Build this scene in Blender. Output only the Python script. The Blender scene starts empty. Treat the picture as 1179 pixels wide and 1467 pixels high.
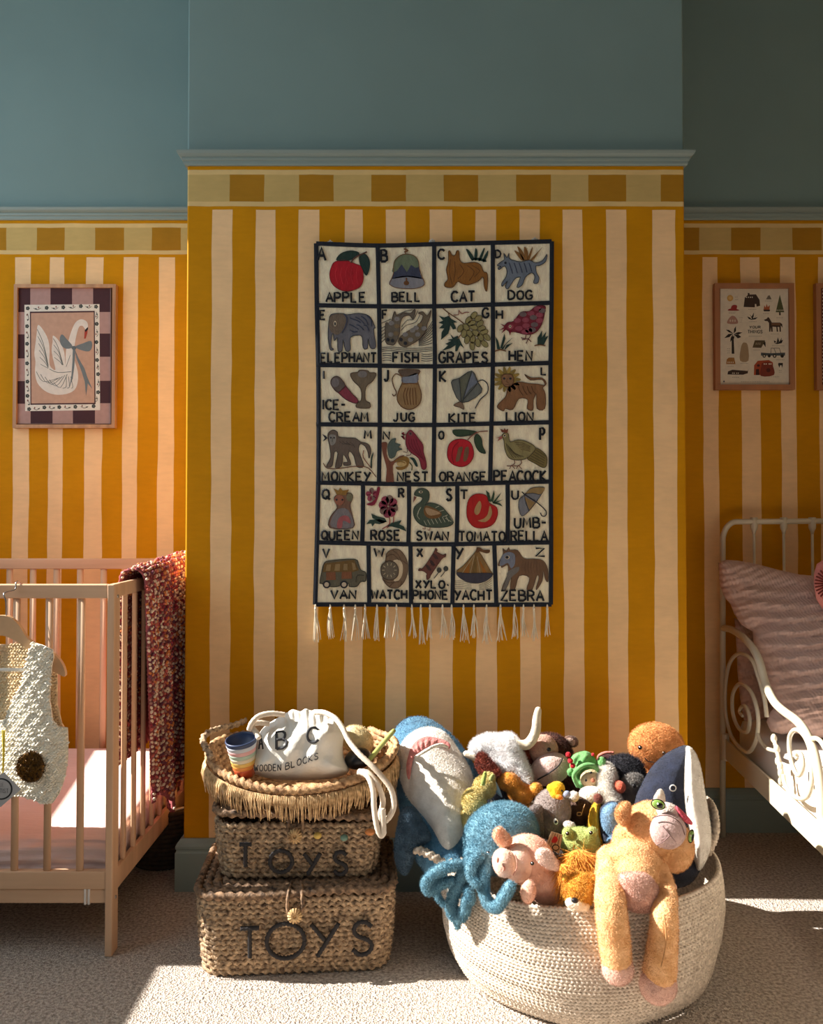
import bpy, bmesh, math, random
import numpy as np
from mathutils import Vector, Matrix
from mathutils.geometry import delaunay_2d_cdt, tessellate_polygon
random.seed(7); RNG = np.random.default_rng(7)
S = bpy.context.scene
# ------------------------------------------------------------------ camera, light, exposure
F = 1180.0; HZ = 742.0; PITCH = math.radians(1.2); CH = 1.106
CX = 589.5; CYP = HZ - F*math.tan(PITCH)
cd = bpy.data.cameras.new('camera'); cam = bpy.data.objects.new('camera', cd); S.collection.objects.link(cam)
cam.location = (0, 0, CH); cam.rotation_euler = (math.pi/2 + PITCH, 0, 0)
cd.sensor_fit = 'VERTICAL'; cd.sensor_height = 24; cd.lens = F/1467*24
cd.shift_y = -(733.5 - CYP)/1467; cd.clip_start = .05
S.camera = cam
def W(px, py, Y):
    "world point at depth Y seen at photo pixel px,py"
    dx = (px-CX)/F; dz = (CYP-py)/F
    c, s = math.cos(PITCH), math.sin(PITCH)
    vy = c - dz*s; vz = s + dz*c
    t = Y/vy
    return Vector((dx*t, Y, CH + vz*t))
S.view_settings.view_transform = 'Standard'; S.view_settings.look = 'None'
S.view_settings.gamma = 1; S.view_settings.use_curve_mapping = False
S.view_settings.exposure = 0.0
wd = bpy.data.worlds.new('world'); S.world = wd; wd.use_nodes = True
wd.node_tree.nodes['Background'].inputs[0].default_value = (.76, .89, 1, 1)
wd.node_tree.nodes['Background'].inputs[1].default_value = 0.22
sd = bpy.data.lights.new('sun', 'SUN'); sd.energy = 13; sd.angle = math.radians(.55); sd.color = (1, .94, .86)
sun = bpy.data.objects.new('sun', sd); S.collection.objects.link(sun)
AZ = math.radians(2); EL = math.atan(.75)
sun.rotation_euler = Vector((math.cos(EL)*math.cos(AZ), -math.cos(EL)*math.sin(AZ), -math.sin(EL))).to_track_quat('-Z', 'Y').to_euler()
ad = bpy.data.lights.new('window_daylight', 'AREA'); ad.shape = 'RECTANGLE'; ad.size = 2.0; ad.size_y = 2.0; ad.energy = 24; ad.color = (.80, .91, 1)
al = bpy.data.objects.new('window_daylight', ad); S.collection.objects.link(al)
al.location = (-2.12, 1.5, 2.05); al.rotation_euler = (0, -math.pi/2, 0)
# ------------------------------------------------------------------ materials
def lin(c):
    return tuple(((v/255)/12.92 if v/255 <= .04045 else ((v/255+.055)/1.055)**2.4) for v in c)
_mc = {}
def nodes(name):
    m = bpy.data.materials.new(name); m.use_nodes = True
    nt = m.node_tree; return m, nt, nt.nodes['Principled BSDF']
def N(nt, t, **k):
    n = nt.nodes.new(t)
    for a, v in k.items(): setattr(n, a, v)
    return n
def mat(name, c, rough=.8, var=.12, vs=20, bump=0., bs=200, sheen=0., metal=0., c2=None, stretch=(1,1,1), detail=3, bdist=.002, sub=0):
    "c is srgb 0-255; var = brightness variation; bump = noise bump"
    key = (name, tuple(c), rough, var, vs, bump, bs, sheen, metal, c2, stretch)
    if key in _mc: return _mc[key]
    m, nt, b = nodes(name)
    L = lin(c)
    b.inputs['Roughness'].default_value = rough; b.inputs['Metallic'].default_value = metal
    if sheen:
        b.inputs['Sheen Weight'].default_value = sheen; b.inputs['Sheen Roughness'].default_value = .5
        b.inputs['Sheen Tint'].default_value = (*[min(1, .4+.6*v) for v in L], 1)
    tc = N(nt, 'ShaderNodeTexCoord'); mp = N(nt, 'ShaderNodeMapping'); mp.inputs['Scale'].default_value = stretch
    nt.links.new(tc.outputs['Object'], mp.inputs[0])
    n1 = N(nt, 'ShaderNodeTexNoise'); n1.inputs['Scale'].default_value = vs; n1.inputs['Detail'].default_value = detail
    nt.links.new(mp.outputs[0], n1.inputs[0])
    r = N(nt, 'ShaderNodeValToRGB'); e = r.color_ramp.elements
    L2 = lin(c2) if c2 else L
    e[0].position = .3; e[1].position = .7
    e[0].color = (*[v*(1-var) for v in L2], 1); e[1].color = (*[min(1, v*(1+var)) for v in L], 1)
    nt.links.new(n1.outputs[0], r.inputs[0]); nt.links.new(r.outputs[0], b.inputs['Base Color'])
    if bump:
        n2 = N(nt, 'ShaderNodeTexNoise'); n2.inputs['Scale'].default_value = bs; n2.inputs['Detail'].default_value = 2
        nt.links.new(mp.outputs[0], n2.inputs[0])
        bp = N(nt, 'ShaderNodeBump'); bp.inputs['Strength'].default_value = bump; bp.inputs['Distance'].default_value = bdist
        nt.links.new(n2.outputs[0], bp.inputs['Height']); nt.links.new(bp.outputs[0], b.inputs['Normal'])
    _mc[key] = m; return m
def felt(c): return mat('embroidery_wool', c, .95, .13, 90, .7, 420, .1, stretch=(1,1,.35))
def plush(c, c2=None, bump=.5): return mat('plush_fabric', c, .95, .06, 45, bump*1.6, 190, .3, c2=c2, bdist=.004)
def ink(c): return mat('printed_ink', c, .8, .06, 60)
# ------------------------------------------------------------------ mesh helpers
def tag(o, label=None, cat=None, group=None, kind=None):
    if label: o['label'] = label
    if cat: o['category'] = cat
    if group: o['group'] = group
    if kind: o['kind'] = kind
    return o
def empty(name, loc, label, cat, group=None):
    o = bpy.data.objects.new(name, None); S.collection.objects.link(o); o.location = loc; o.empty_display_size = .05
    return tag(o, label, cat, group)
def root_loc(p):
    while p.parent: p = p.parent
    return np.array(p.location)
def mk(name, V, Fc, m, parent=None, smooth=True, fm=None, loc=None):
    "one mesh object from world coordinates; children keep the origin of their thing"
    V = np.asarray([tuple(v) for v in V], float).reshape(-1, 3)
    if parent is not None: V = V - root_loc(parent)
    elif loc is not None: V = V - np.array(loc)
    me = bpy.data.meshes.new(name)
    me.from_pydata(V.tolist(), [], Fc if isinstance(Fc, list) else Fc.tolist())
    for x in (m if isinstance(m, (list, tuple)) else [m]): me.materials.append(x)
    if fm is not None: me.polygons.foreach_set('material_index', list(fm))
    me.polygons.foreach_set('use_smooth', [smooth]*len(me.polygons)); me.update()
    o = bpy.data.objects.new(name, me); S.collection.objects.link(o)
    if parent is not None: o.parent = parent
    elif loc is not None: o.location = loc
    return o
class B:
    "collects geometry for one mesh"
    def __init__(s): s.V = []; s.F = []; s.M = []
    def add(s, V, Fc, mi=0):
        k = len(s.V); s.V.extend([tuple(v) for v in V]); s.F.extend([[i+k for i in f] for f in Fc]); s.M.extend([mi]*len(Fc)); return s
    def box(s, a, b, mi=0, bev=0):
        x0,y0,z0 = a; x1,y1,z1 = b
        x0,x1 = sorted((x0,x1)); y0,y1 = sorted((y0,y1)); z0,z1 = sorted((z0,z1))
        if bev <= 0:
            V = [(x,y,z) for z in (z0,z1) for y in (y0,y1) for x in (x0,x1)]
            return s.add(V, [[0,2,3,1],[4,5,7,6],[0,1,5,4],[2,6,7,3],[0,4,6,2],[1,3,7,5]], mi)
        bm = bmesh.new(); bmesh.ops.create_cube(bm, size=1)
        for v in bm.verts: v.co = ((x0+x1)/2+v.co.x*(x1-x0), (y0+y1)/2+v.co.y*(y1-y0), (z0+z1)/2+v.co.z*(z1-z0))
        bmesh.ops.bevel(bm, geom=bm.edges[:], offset=bev, segments=2, affect='EDGES', profile=.5)
        bm.verts.index_update(); s.add([v.co[:] for v in bm.verts], [[v.index for v in f.verts] for f in bm.faces], mi); bm.free(); return s
    def tube(s, P, R, n=10, mi=0, closed=False, flat=1., up=None, amp=0, lob=2, tw=0, cap=True, ph=0):
        V, Fc = tube(P, R, n, closed, flat, up, amp, lob, tw, cap, ph); return s.add(V, Fc, mi)
    def ell(s, c, r, rot=None, n=16, mi=0):
        V, Fc = ell(c, r, rot, n); return s.add(V, Fc, mi)
    def slab(s, P2, y, t, mi=0, pl=None):
        V, Fc = slab(P2, y, t, pl); return s.add(V, Fc, mi)
    def mk(s, name, m, parent=None, smooth=True, loc=None): return mk(name, s.V, s.F, m, parent, smooth, s.M, loc)
def tube(P, R, n=10, closed=False, flat=1., up=None, amp=0, lob=2, tw=0, cap=True, ph=0):
    P = np.array([tuple(p) for p in P], float); m = len(P)
    R = np.full(m, R, float) if np.isscalar(R) else np.interp(np.linspace(0,1,m), np.linspace(0,1,len(R)), R)
    if closed: T = np.roll(P,-1,0)-np.roll(P,1,0)
    else: T = np.gradient(P, axis=0)
    T /= np.linalg.norm(T, axis=1)[:,None]+1e-12
    u = np.array(up if up is not None else (0,0,1.), float)
    if up is None and abs(T[0] @ u) > .9: u = np.array((1.,0,0))
    A = np.zeros((m,3))
    a = u
    for i in range(m):
        if up is not None: a = u
        a = a - T[i]*(a@T[i]); q = np.linalg.norm(a)
        if q < 1e-6: a = A[i-1] if i else np.array((0,1.,0)); 
        else: a = a/q
        A[i] = a
    Bv = np.cross(T, A)
    th = np.linspace(0, 2*np.pi, n, endpoint=False)
    s = np.concatenate(([0], np.cumsum(np.linalg.norm(np.diff(P, axis=0), axis=1))))
    rr = R[:,None]*(1+amp*np.cos(lob*th[None]+tw*s[:,None]+ph))
    V = P[:,None]+A[:,None]*(rr*np.cos(th))[:,:,None]*flat+Bv[:,None]*(rr*np.sin(th))[:,:,None]
    V = V.reshape(-1,3)
    i = np.arange(m if closed else m-1)[:,None]; j = np.arange(n)[None]
    i2 = (i+1)%m; j2 = (j+1)%n
    Fc = np.stack((i*n+j, i*n+j2, i2*n+j2, i2*n+j), -1).reshape(-1,4).tolist()
    if not closed and cap: Fc += [list(range(n))[::-1], [(m-1)*n+k for k in range(n)]]
    return V.tolist(), Fc
def ell(c, r, rot=None, n=16):
    if np.isscalar(r): r = (r,r,r)
    Mx = rot if rot is not None else Matrix.Identity(3)
    k = max(4, n//2); V = [(0,0,1)]
    for i in range(1,k):
        t = math.pi*i/k
        for j in range(n):
            p = 2*math.pi*j/n; V.append((math.sin(t)*math.cos(p), math.sin(t)*math.sin(p), math.cos(t)))
    V.append((0,0,-1)); Fc = []
    for j in range(n):
        Fc.append([0, 1+j, 1+(j+1)%n]); Fc.append([len(V)-1, 1+(k-2)*n+(j+1)%n, 1+(k-2)*n+j])
    for i in range(k-2):
        for j in range(n): Fc.append([1+i*n+j, 1+(i+1)*n+j, 1+(i+1)*n+(j+1)%n, 1+i*n+(j+1)%n])
    c = Vector(c)
    return [tuple(c + Mx @ Vector((v[0]*r[0], v[1]*r[1], v[2]*r[2]))) for v in V], Fc
def rot(ax=0, ay=0, az=0):
    return (Matrix.Rotation(math.radians(az),3,'Z') @ Matrix.Rotation(math.radians(ay),3,'Y') @ Matrix.Rotation(math.radians(ax),3,'X'))
def smooth_curve(P, closed=True, k=4):
    P = [np.array(tuple(p), float) for p in P]; n = len(P); out = []
    rng = range(n) if closed else range(n-1)
    for i in rng:
        if closed: a,b,c,d = P[i-1],P[i],P[(i+1)%n],P[(i+2)%n]
        else: a,b,c,d = P[max(i-1,0)],P[i],P[i+1],P[min(i+2,n-1)]
        for j in range(k):
            t = j/k; out.append(.5*((2*b)+(-a+c)*t+(2*a-5*b+4*c-d)*t*t+(-a+3*b-3*c+d)*t**3))
    if not closed: out.append(P[-1])
    return out
def slab(P2, y, t, pl=None):
    "flat plate: outline P2 = (x,z) list facing -Y, front face at y-t, back at y"
    n = len(P2); fr = [Vector((p[0], y-t, p[1])) for p in P2]; bk = [(p[0], y, p[1]) for p in P2]
    tri = tessellate_polygon([[Vector((p[0], p[1], 0)) for p in P2]])
    Fc = []
    for a,b,c in tri:
        ar = (P2[b][0]-P2[a][0])*(P2[c][1]-P2[a][1])-(P2[b][1]-P2[a][1])*(P2[c][0]-P2[a][0])
        Fc.append([a,b,c] if ar > 0 else [a,c,b])
    for i in range(n):
        j = (i+1)%n; Fc.append([i, i+n, j+n, j])
    return [tuple(v) for v in fr]+bk, Fc
def sheet(outline, res, fn):
    "triangulated sheet filling 2D outline; fn(u,v)->xyz"
    O = np.array([tuple(p)[:2] for p in outline], float); x0,y0 = O.min(0); x1,y1 = O.max(0)
    n = len(O); pts = [Vector(p) for p in O]
    k = 0
    for v in np.arange(y0, y1, res*.87):
        k += 1
        for u in np.arange(x0+(k%2)*res/2, x1, res): pts.append(Vector((u, v)))
    vs, _, fs, _, _, _ = delaunay_2d_cdt(pts, [], [list(range(n))], 1, 1e-6)
    return [fn(v.x, v.y) for v in vs], [list(f) for f in fs]
def thicken(V, Fc, t, d):
    "second skin offset by vector d*t, edges closed"
    n = len(V); d = np.array(d, float)*t; V2 = [tuple(np.array(v)+d) for v in V]
    cnt = {}
    for f in Fc:
        for i in range(len(f)):
            a,b = f[i], f[(i+1)%len(f)]; cnt[(a,b)] = 1
    side = [[a,b,b+n,a+n][::-1] for (a,b) in cnt if (b,a) not in cnt]
    return list(V)+V2, Fc+[[i+n for i in f][::-1] for f in Fc]+side
def fix_normals(o):
    bm = bmesh.new(); bm.from_mesh(o.data); bmesh.ops.recalc_face_normals(bm, faces=bm.faces[:]); bm.to_mesh(o.data); bm.free(); return o
def blob(name, build, m, parent, vox=.006, sm=6, fm=None, fur=0, fl=.008, fw=.0012, lean=(0,0,-.4), jit=.5, disp=0):
    "B with overlapping shapes -> one continuous soft surface (voxel remesh), optional fur of thin blades"
    me = bpy.data.meshes.new('tmp'); me.from_pydata(build.V, [], build.F); o = bpy.data.objects.new('tmp', me); S.collection.objects.link(o)
    r = o.modifiers.new('r','REMESH'); r.mode = 'VOXEL'; r.voxel_size = vox
    s_ = o.modifiers.new('s','SMOOTH'); s_.iterations = sm; s_.factor = .5
    dg = bpy.context.evaluated_depsgraph_get(); me2 = bpy.data.meshes.new_from_object(o.evaluated_get(dg))
    nv = len(me2.vertices); V = np.empty(nv*3); me2.vertices.foreach_get('co', V); V = V.reshape(-1,3)
    Fc = [list(p.vertices) for p in me2.polygons]
    bpy.data.objects.remove(o); bpy.data.meshes.remove(me); bpy.data.meshes.remove(me2)
    mi = [0]*len(Fc)
    if fm: mi = [fm(V[f].mean(0)) for f in Fc]
    if fur:
        V, Fc, mi = add_fur(V, Fc, mi, fur, fl, fw, lean, jit)
    return mk(name, V, Fc, m, parent, True, mi)
def add_fur(V, Fc, mi, dens, L, w, lean, jit):
    V = np.asarray(V, float); q = np.array([f[:3] for f in Fc])
    a,b,c = V[q[:,0]],V[q[:,1]],V[q[:,2]]; nr = np.cross(b-a,c-a); ar = np.linalg.norm(nr,axis=1); nr /= ar[:,None]+1e-15
    cnt = int(min(34000, ar.sum()*dens)); 
    idx = RNG.choice(len(q), cnt, p=ar/ar.sum()); u = RNG.random((cnt,3)); u /= u.sum(1)[:,None]
    d4 = V[[Fc[i][-1] for i in idx]] if False else None
    P = a[idx]*u[:,:1]+b[idx]*u[:,1:2]+c[idx]*u[:,2:]
    quad = np.array([len(f) == 4 for f in Fc])[idx]; last = V[[Fc[i][-1] for i in idx]]
    half = quad & (RNG.random(cnt) < .5)
    P[half] = (a[idx]*u[:,:1]+last*u[:,1:2]+c[idx]*u[:,2:])[half]
    D = nr[idx]+np.array(lean)+RNG.normal(0, jit, (cnt,3)); D /= np.linalg.norm(D,axis=1)[:,None]
    X = np.cross(D, RNG.normal(0,1,(cnt,3))); X /= np.linalg.norm(X,axis=1)[:,None]
    ln = L*(.6+.8*RNG.random((cnt,1))); P = P-nr[idx]*.001
    k = len(V); NV = np.stack((P-X*w/2, P+X*w/2, P+D*ln), 1).reshape(-1,3)
    Fn = (np.arange(cnt*3).reshape(-1,3)+k).tolist(); mi = np.array(mi)
    return np.vstack((V, NV)), Fc+Fn, mi.tolist()+mi[idx].tolist()
# ------------------------------------------------------------------ setting
YB, YA = 2.48, 2.936; BX0, BX1 = -.681, .828; WL, WR = -2.02, 2.6; CEIL = 3.2; YR = -1.6
OCH = (208,142,8); CRM = (250,208,156); BCR = (205,176,112); BOC = (176,126,34)
def stripe_mat(name, stripes, blocks, scale, wrap=False):
    "hand painted stripes (world x pairs) under a painted check border"
    m, nt, b = nodes(name); b.inputs['Roughness'].default_value = .8; b.inputs['Specular IOR Level'].default_value = .15
    tc = N(nt,'ShaderNodeTexCoord'); sp = N(nt,'ShaderNodeSeparateXYZ'); nt.links.new(tc.outputs['Object'], sp.inputs[0])
    def noise(sc, st, det=2):
        mp = N(nt,'ShaderNodeMapping'); mp.inputs['Scale'].default_value = st; nt.links.new(tc.outputs['Object'], mp.inputs[0])
        n = N(nt,'ShaderNodeTexNoise'); n.inputs['Scale'].default_value = sc; n.inputs['Detail'].default_value = det
        nt.links.new(mp.outputs[0], n.inputs[0]); return n.outputs[0]
    def math_(op, a, b_=None, c=None):
        n = N(nt,'ShaderNodeMath', operation=op)
        for i,v in enumerate((a,b_,c)):
            if v is None: continue
            if isinstance(v,(int,float)): n.inputs[i].default_value = v
            else: nt.links.new(v, n.inputs[i])
        return n.outputs[0]
    wob = math_('MULTIPLY_ADD', noise(5, (3,1,1)), .010, -.005)
    X = sp.outputs['X']
    if wrap: X = math_('ADD', X, math_('MULTIPLY', math_('SIGN', X), math_('MAXIMUM', math_('SUBTRACT', sp.outputs['Y'], YB+.008), 0.)))
    xw = math_('ADD', X, wob)
    x0 = min(s[0] for s in stripes+blocks)-.2; x1 = max(s[1] for s in stripes+blocks)+.2
    def ramp(xx, iv, on, off):
        t = N(nt,'ShaderNodeMapRange'); t.inputs[1].default_value = x0; t.inputs[2].default_value = x1; nt.links.new(xx, t.inputs[0])
        r = N(nt,'ShaderNodeValToRGB'); cr = r.color_ramp; cr.interpolation = 'CONSTANT'
        cr.elements[0].position = 0; cr.elements[0].color = (*lin(off),1); cr.elements.remove(cr.elements[1])
        for a,b2 in sorted(iv):
            e = cr.elements.new((a-x0)/(x1-x0)); e.color = (*lin(on),1)
            e = cr.elements.new((b2-x0)/(x1-x0)); e.color = (*lin(off),1)
        nt.links.new(t.outputs[0], r.inputs[0]); return r.outputs[0]
    st = ramp(xw, stripes, CRM, OCH); wob2 = math_('MULTIPLY_ADD', noise(12,(1,1,1)), .004, -.002)
    bl = ramp(math_('ADD', sp.outputs['X'], wob2), blocks, BOC, BCR)
    zz = math_('ADD', sp.outputs['Z'], wob2)
    def mix(fac, a, b_):
        n = N(nt,'ShaderNodeMix', data_type='RGBA'); nt.links.new(fac, n.inputs[0])
        for v,s in ((a,6),(b_,7)):
            if isinstance(v, tuple): n.inputs[s].default_value = (*lin(v),1)
            else: nt.links.new(v, n.inputs[s])
        return n.outputs[2]
    col = st
    for z, c in ((2.041, OCH),(2.0515, (228,196,134)),(2.066, bl),(2.148, (228,196,134)),(2.163, OCH)):
        col = mix(math_('GREATER_THAN', zz, z), col, c)
    v = math_('MULTIPLY_ADD', noise(9,(1,1,1),5), .28, .86); v2 = math_('MULTIPLY_ADD', noise(26,(1,1,4),4), .16, .92)
    vm = N(nt,'ShaderNodeVectorMath', operation='SCALE'); nt.links.new(col, vm.inputs[0]); nt.links.new(math_('MULTIPLY', v, v2), vm.inputs[3])
    nt.links.new(vm.outputs[0], b.inputs['Base Color'])
    bp = N(nt,'ShaderNodeBump'); bp.inputs['Strength'].default_value = .15; bp.inputs['Distance'].default_value = .002
    nt.links.new(noise(60,(1,1,1),4), bp.inputs['Height']); nt.links.new(bp.outputs[0], b.inputs['Normal'])
    return m
sB = .0021017; sA = YA/F
def conv(l, s): return [((a-CX)*s, (b-CX)*s) for a,b in l]
mB = stripe_mat('painted_stripes_breast', conv([(301,328),(363.6,392),(425.4,456),(490.7,518),(551,580),(613.7,645),(679,708.5),(742.4,770.7),(804,834.4),(868,895.6),(935,967.5),(218,252),(150,185),(1003,1030)], sB),
    conv([(324,375),(426,477),(529,580),(633,685),(738.5,790),(844,895.6),(949,1000)], sB), sB, True)
mL = stripe_mat('painted_stripes_left', conv([(-90,-67),(-37,-14),(16,38.7),(66,88),(119.5,145),(173.4,195),(224.5,247)], sA), conv([(-120,-78),(-36,4),(47.5,88),(131,173),(214.5,256)], sA), sA)
mR = stripe_mat('painted_stripes_right', conv([(1007,1030),(1063,1091),(1119,1142.5),(1174,1198),(1230,1254)], sA), conv([(960,1003),(1049.5,1092.4),(1138.7,1181),(1226,1270)], sA), sA)
teal = mat('teal_wall_paint', (122,148,146), .7, .04, 3, .1, 60)
tealtrim = mat('teal_trim_paint', (140,156,150), .45, .03, 3)
white = mat('white_paint', (225,222,214), .6, .03, 3)
ZR = 2.174  # picture rail bottom
def wall_panel(name, x0, x1, y, m):
    b = B(); b.box((x0, y, 0), (x1, y+.12, ZR+.02)); o = b.mk(name, m, smooth=False); tag(o, kind='structure')
    b = B(); b.box((x0, y, ZR+.02), (x1, y+.12, CEIL)); u = b.mk(name+'_upper', teal, smooth=False); tag(u, kind='structure')
wall_panel('wall_back_left', WL, BX0+.03, YA, mL); wall_panel('wall_back_right', BX1-.03, WR, YA, mR)
def rbox(x0,x1,y0,y1,z0,z1,r,n=5):
    "block with rounded front vertical corners"
    P = [(x0,y1)]
    for i in range(n+1):
        t = math.pi+math.pi/2*i/n; P.append((x0+r+r*math.cos(t), y0+r+r*math.sin(t)))
    for i in range(n+1):
        t = 1.5*math.pi+math.pi/2*i/n; P.append((x1-r+r*math.cos(t), y0+r+r*math.sin(t)))
    P.append((x1,y1)); k = len(P)
    V = [(p[0],p[1],z0) for p in P]+[(p[0],p[1],z1) for p in P]
    return V, [[i,(i+1)%k,(i+1)%k+k,i+k] for i in range(k)]+[list(range(k))[::-1], list(range(k,2*k))]
V,Fc = rbox(BX0,BX1,YB,YA+.01,0,ZR+.02,.006); tag(mk('wall_chimney_breast',V,Fc,mB,smooth=False),kind='structure')
V,Fc = rbox(BX0,BX1,YB,YA+.01,ZR+.02,CEIL,.006); tag(mk('wall_chimney_breast_upper',V,Fc,teal,smooth=False),kind='structure')
# picture rail and skirting: profile swept along a plan path with mitred corners
def sweep(path, prof, name, m):
    n = len(path); V = []; k = len(prof)
    for i,p in enumerate(path):
        p = Vector(p); d0 = (p-Vector(path[i-1])).normalized() if i else None; d1 = (Vector(path[i+1])-p).normalized() if i<n-1 else None
        n0 = Vector((d0.y,-d0.x)) if d0 else None; n1 = Vector((d1.y,-d1.x)) if d1 else None
        if n0 and n1: q = n0+n1; q = q/(q@n0) if (q@n0) else n0
        else: q = n0 or n1
        for (o,z) in prof: V.append((p.x+q.x*o, p.y+q.y*o, z))
    Fc = [[i*k+j, (i+1)*k+j, (i+1)*k+(j+1)%k, i*k+(j+1)%k] for i in range(n-1) for j in range(k)]
    Fc += [list(range(k)), [(n-1)*k+j for j in range(k)][::-1]]
    return tag(fix_normals(mk(name, V, Fc, m, smooth=False)), kind='structure')
rp = [(-.002,ZR),(.006,ZR),(.009,ZR+.004),(.009,ZR+.012),(.013,ZR+.014),(.014,ZR+.019),(.013,ZR+.023),(.018,ZR+.025),(.024,ZR+.03),(.027,ZR+.036),(.026,ZR+.040),(.018,ZR+.042),(.006,ZR+.040),(-.002,ZR+.040)]
sweep([(BX0,YA),(BX0,YB),(BX1,YB),(BX1,YA)], rp, 'trim_1', tealtrim)
sweep([(WL,YA),(BX0,YA)], rp, 'trim_2', tealtrim); sweep([(BX1,YA),(WR,YA)], rp, 'trim_3', tealtrim)
sp_ = [(-.002,0),(.020,0),(.020,.112),(.017,.116),(.0165,.121),(.019,.125),(.019,.132),(.015,.140),(.010,.147),(.007,.151),(-.002,.151)]
sweep([(BX0,YA),(BX0,YB),(BX1,YB),(BX1,YA)], sp_, 'baseboard_chimney_breast', tealtrim)
sweep([(WL,YA),(BX0,YA)], sp_, 'baseboard_left', tealtrim); sweep([(BX1,YA),(WR,YA)], sp_, 'baseboard_right', tealtrim)
# carpet
def carpet_mat():
    m, nt, b = nodes('loop_carpet'); b.inputs['Roughness'].default_value = .95
    tc = N(nt,'ShaderNodeTexCoord'); v = N(nt,'ShaderNodeTexVoronoi'); v.inputs['Scale'].default_value = 210
    nt.links.new(tc.outputs['Object'], v.inputs['Vector'])
    n = N(nt,'ShaderNodeTexNoise'); n.inputs['Scale'].default_value = 120; n.inputs['Detail'].default_value = 4; nt.links.new(tc.outputs['Object'], n.inputs[0])
    r = N(nt,'ShaderNodeValToRGB'); r.color_ramp.elements[0].position = .35; r.color_ramp.elements[1].position = .62
    r.color_ramp.elements[0].color = (*lin((156,142,130)),1); r.color_ramp.elements[1].color = (*lin((216,203,190)),1)
    nt.links.new(n.outputs[0], r.inputs[0]); nt.links.new(r.outputs[0], b.inputs['Base Color'])
    mx = N(nt,'ShaderNodeMath', operation='ADD'); nt.links.new(v.outputs['Distance'], mx.inputs[0]); nt.links.new(n.outputs[0], mx.inputs[1])
    bp = N(nt,'ShaderNodeBump'); bp.inputs['Strength'].default_value = .9; bp.inputs['Distance'].default_value = .004
    nt.links.new(mx.outputs[0], bp.inputs['Height']); nt.links.new(bp.outputs[0], b.inputs['Normal']); return m
b = B(); b.box((WL-.1,YR,-.1),(WR+.1,YA+.1,0)); tag(b.mk('floor', carpet_mat(), smooth=False), kind='structure')
b = B(); b.box((WL-.1,YR,CEIL),(WR+.1,YA+.1,CEIL+.1)); tag(b.mk('ceiling', white, smooth=False), kind='structure')
b = B(); b.box((WR,YR,0),(WR+.1,YA,CEIL)); tag(b.mk('wall_right', mat('ochre_cream_wall',(234,180,96),.8,.05,3), smooth=False), kind='structure')
WZ0, WZ1, WY0, WY1 = 1.03, 3.06, .55, 2.86
b = B(); b.box((WL-.12,YR,0),(WL,YA,WZ0)).box((WL-.12,YR,WZ1),(WL,YA,CEIL)).box((WL-.12,YR,WZ0),(WL,WY0,WZ1)).box((WL-.12,WY1,WZ0),(WL,YA,WZ1))
tag(b.mk('wall_left', teal, smooth=False), kind='structure')
wn = B(); wn.box((WL-.08,WY0,WZ0),(WL-.04,WY0+.05,WZ1)).box((WL-.08,WY1-.05,WZ0),(WL-.04,WY1,WZ1)).box((WL-.08,WY0,WZ0),(WL-.04,WY1,WZ0+.05)).box((WL-.08,WY0,WZ1-.05),(WL-.04,WY1,WZ1))
tag(wn.mk('window_1', white, smooth=False), kind='structure')
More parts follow.
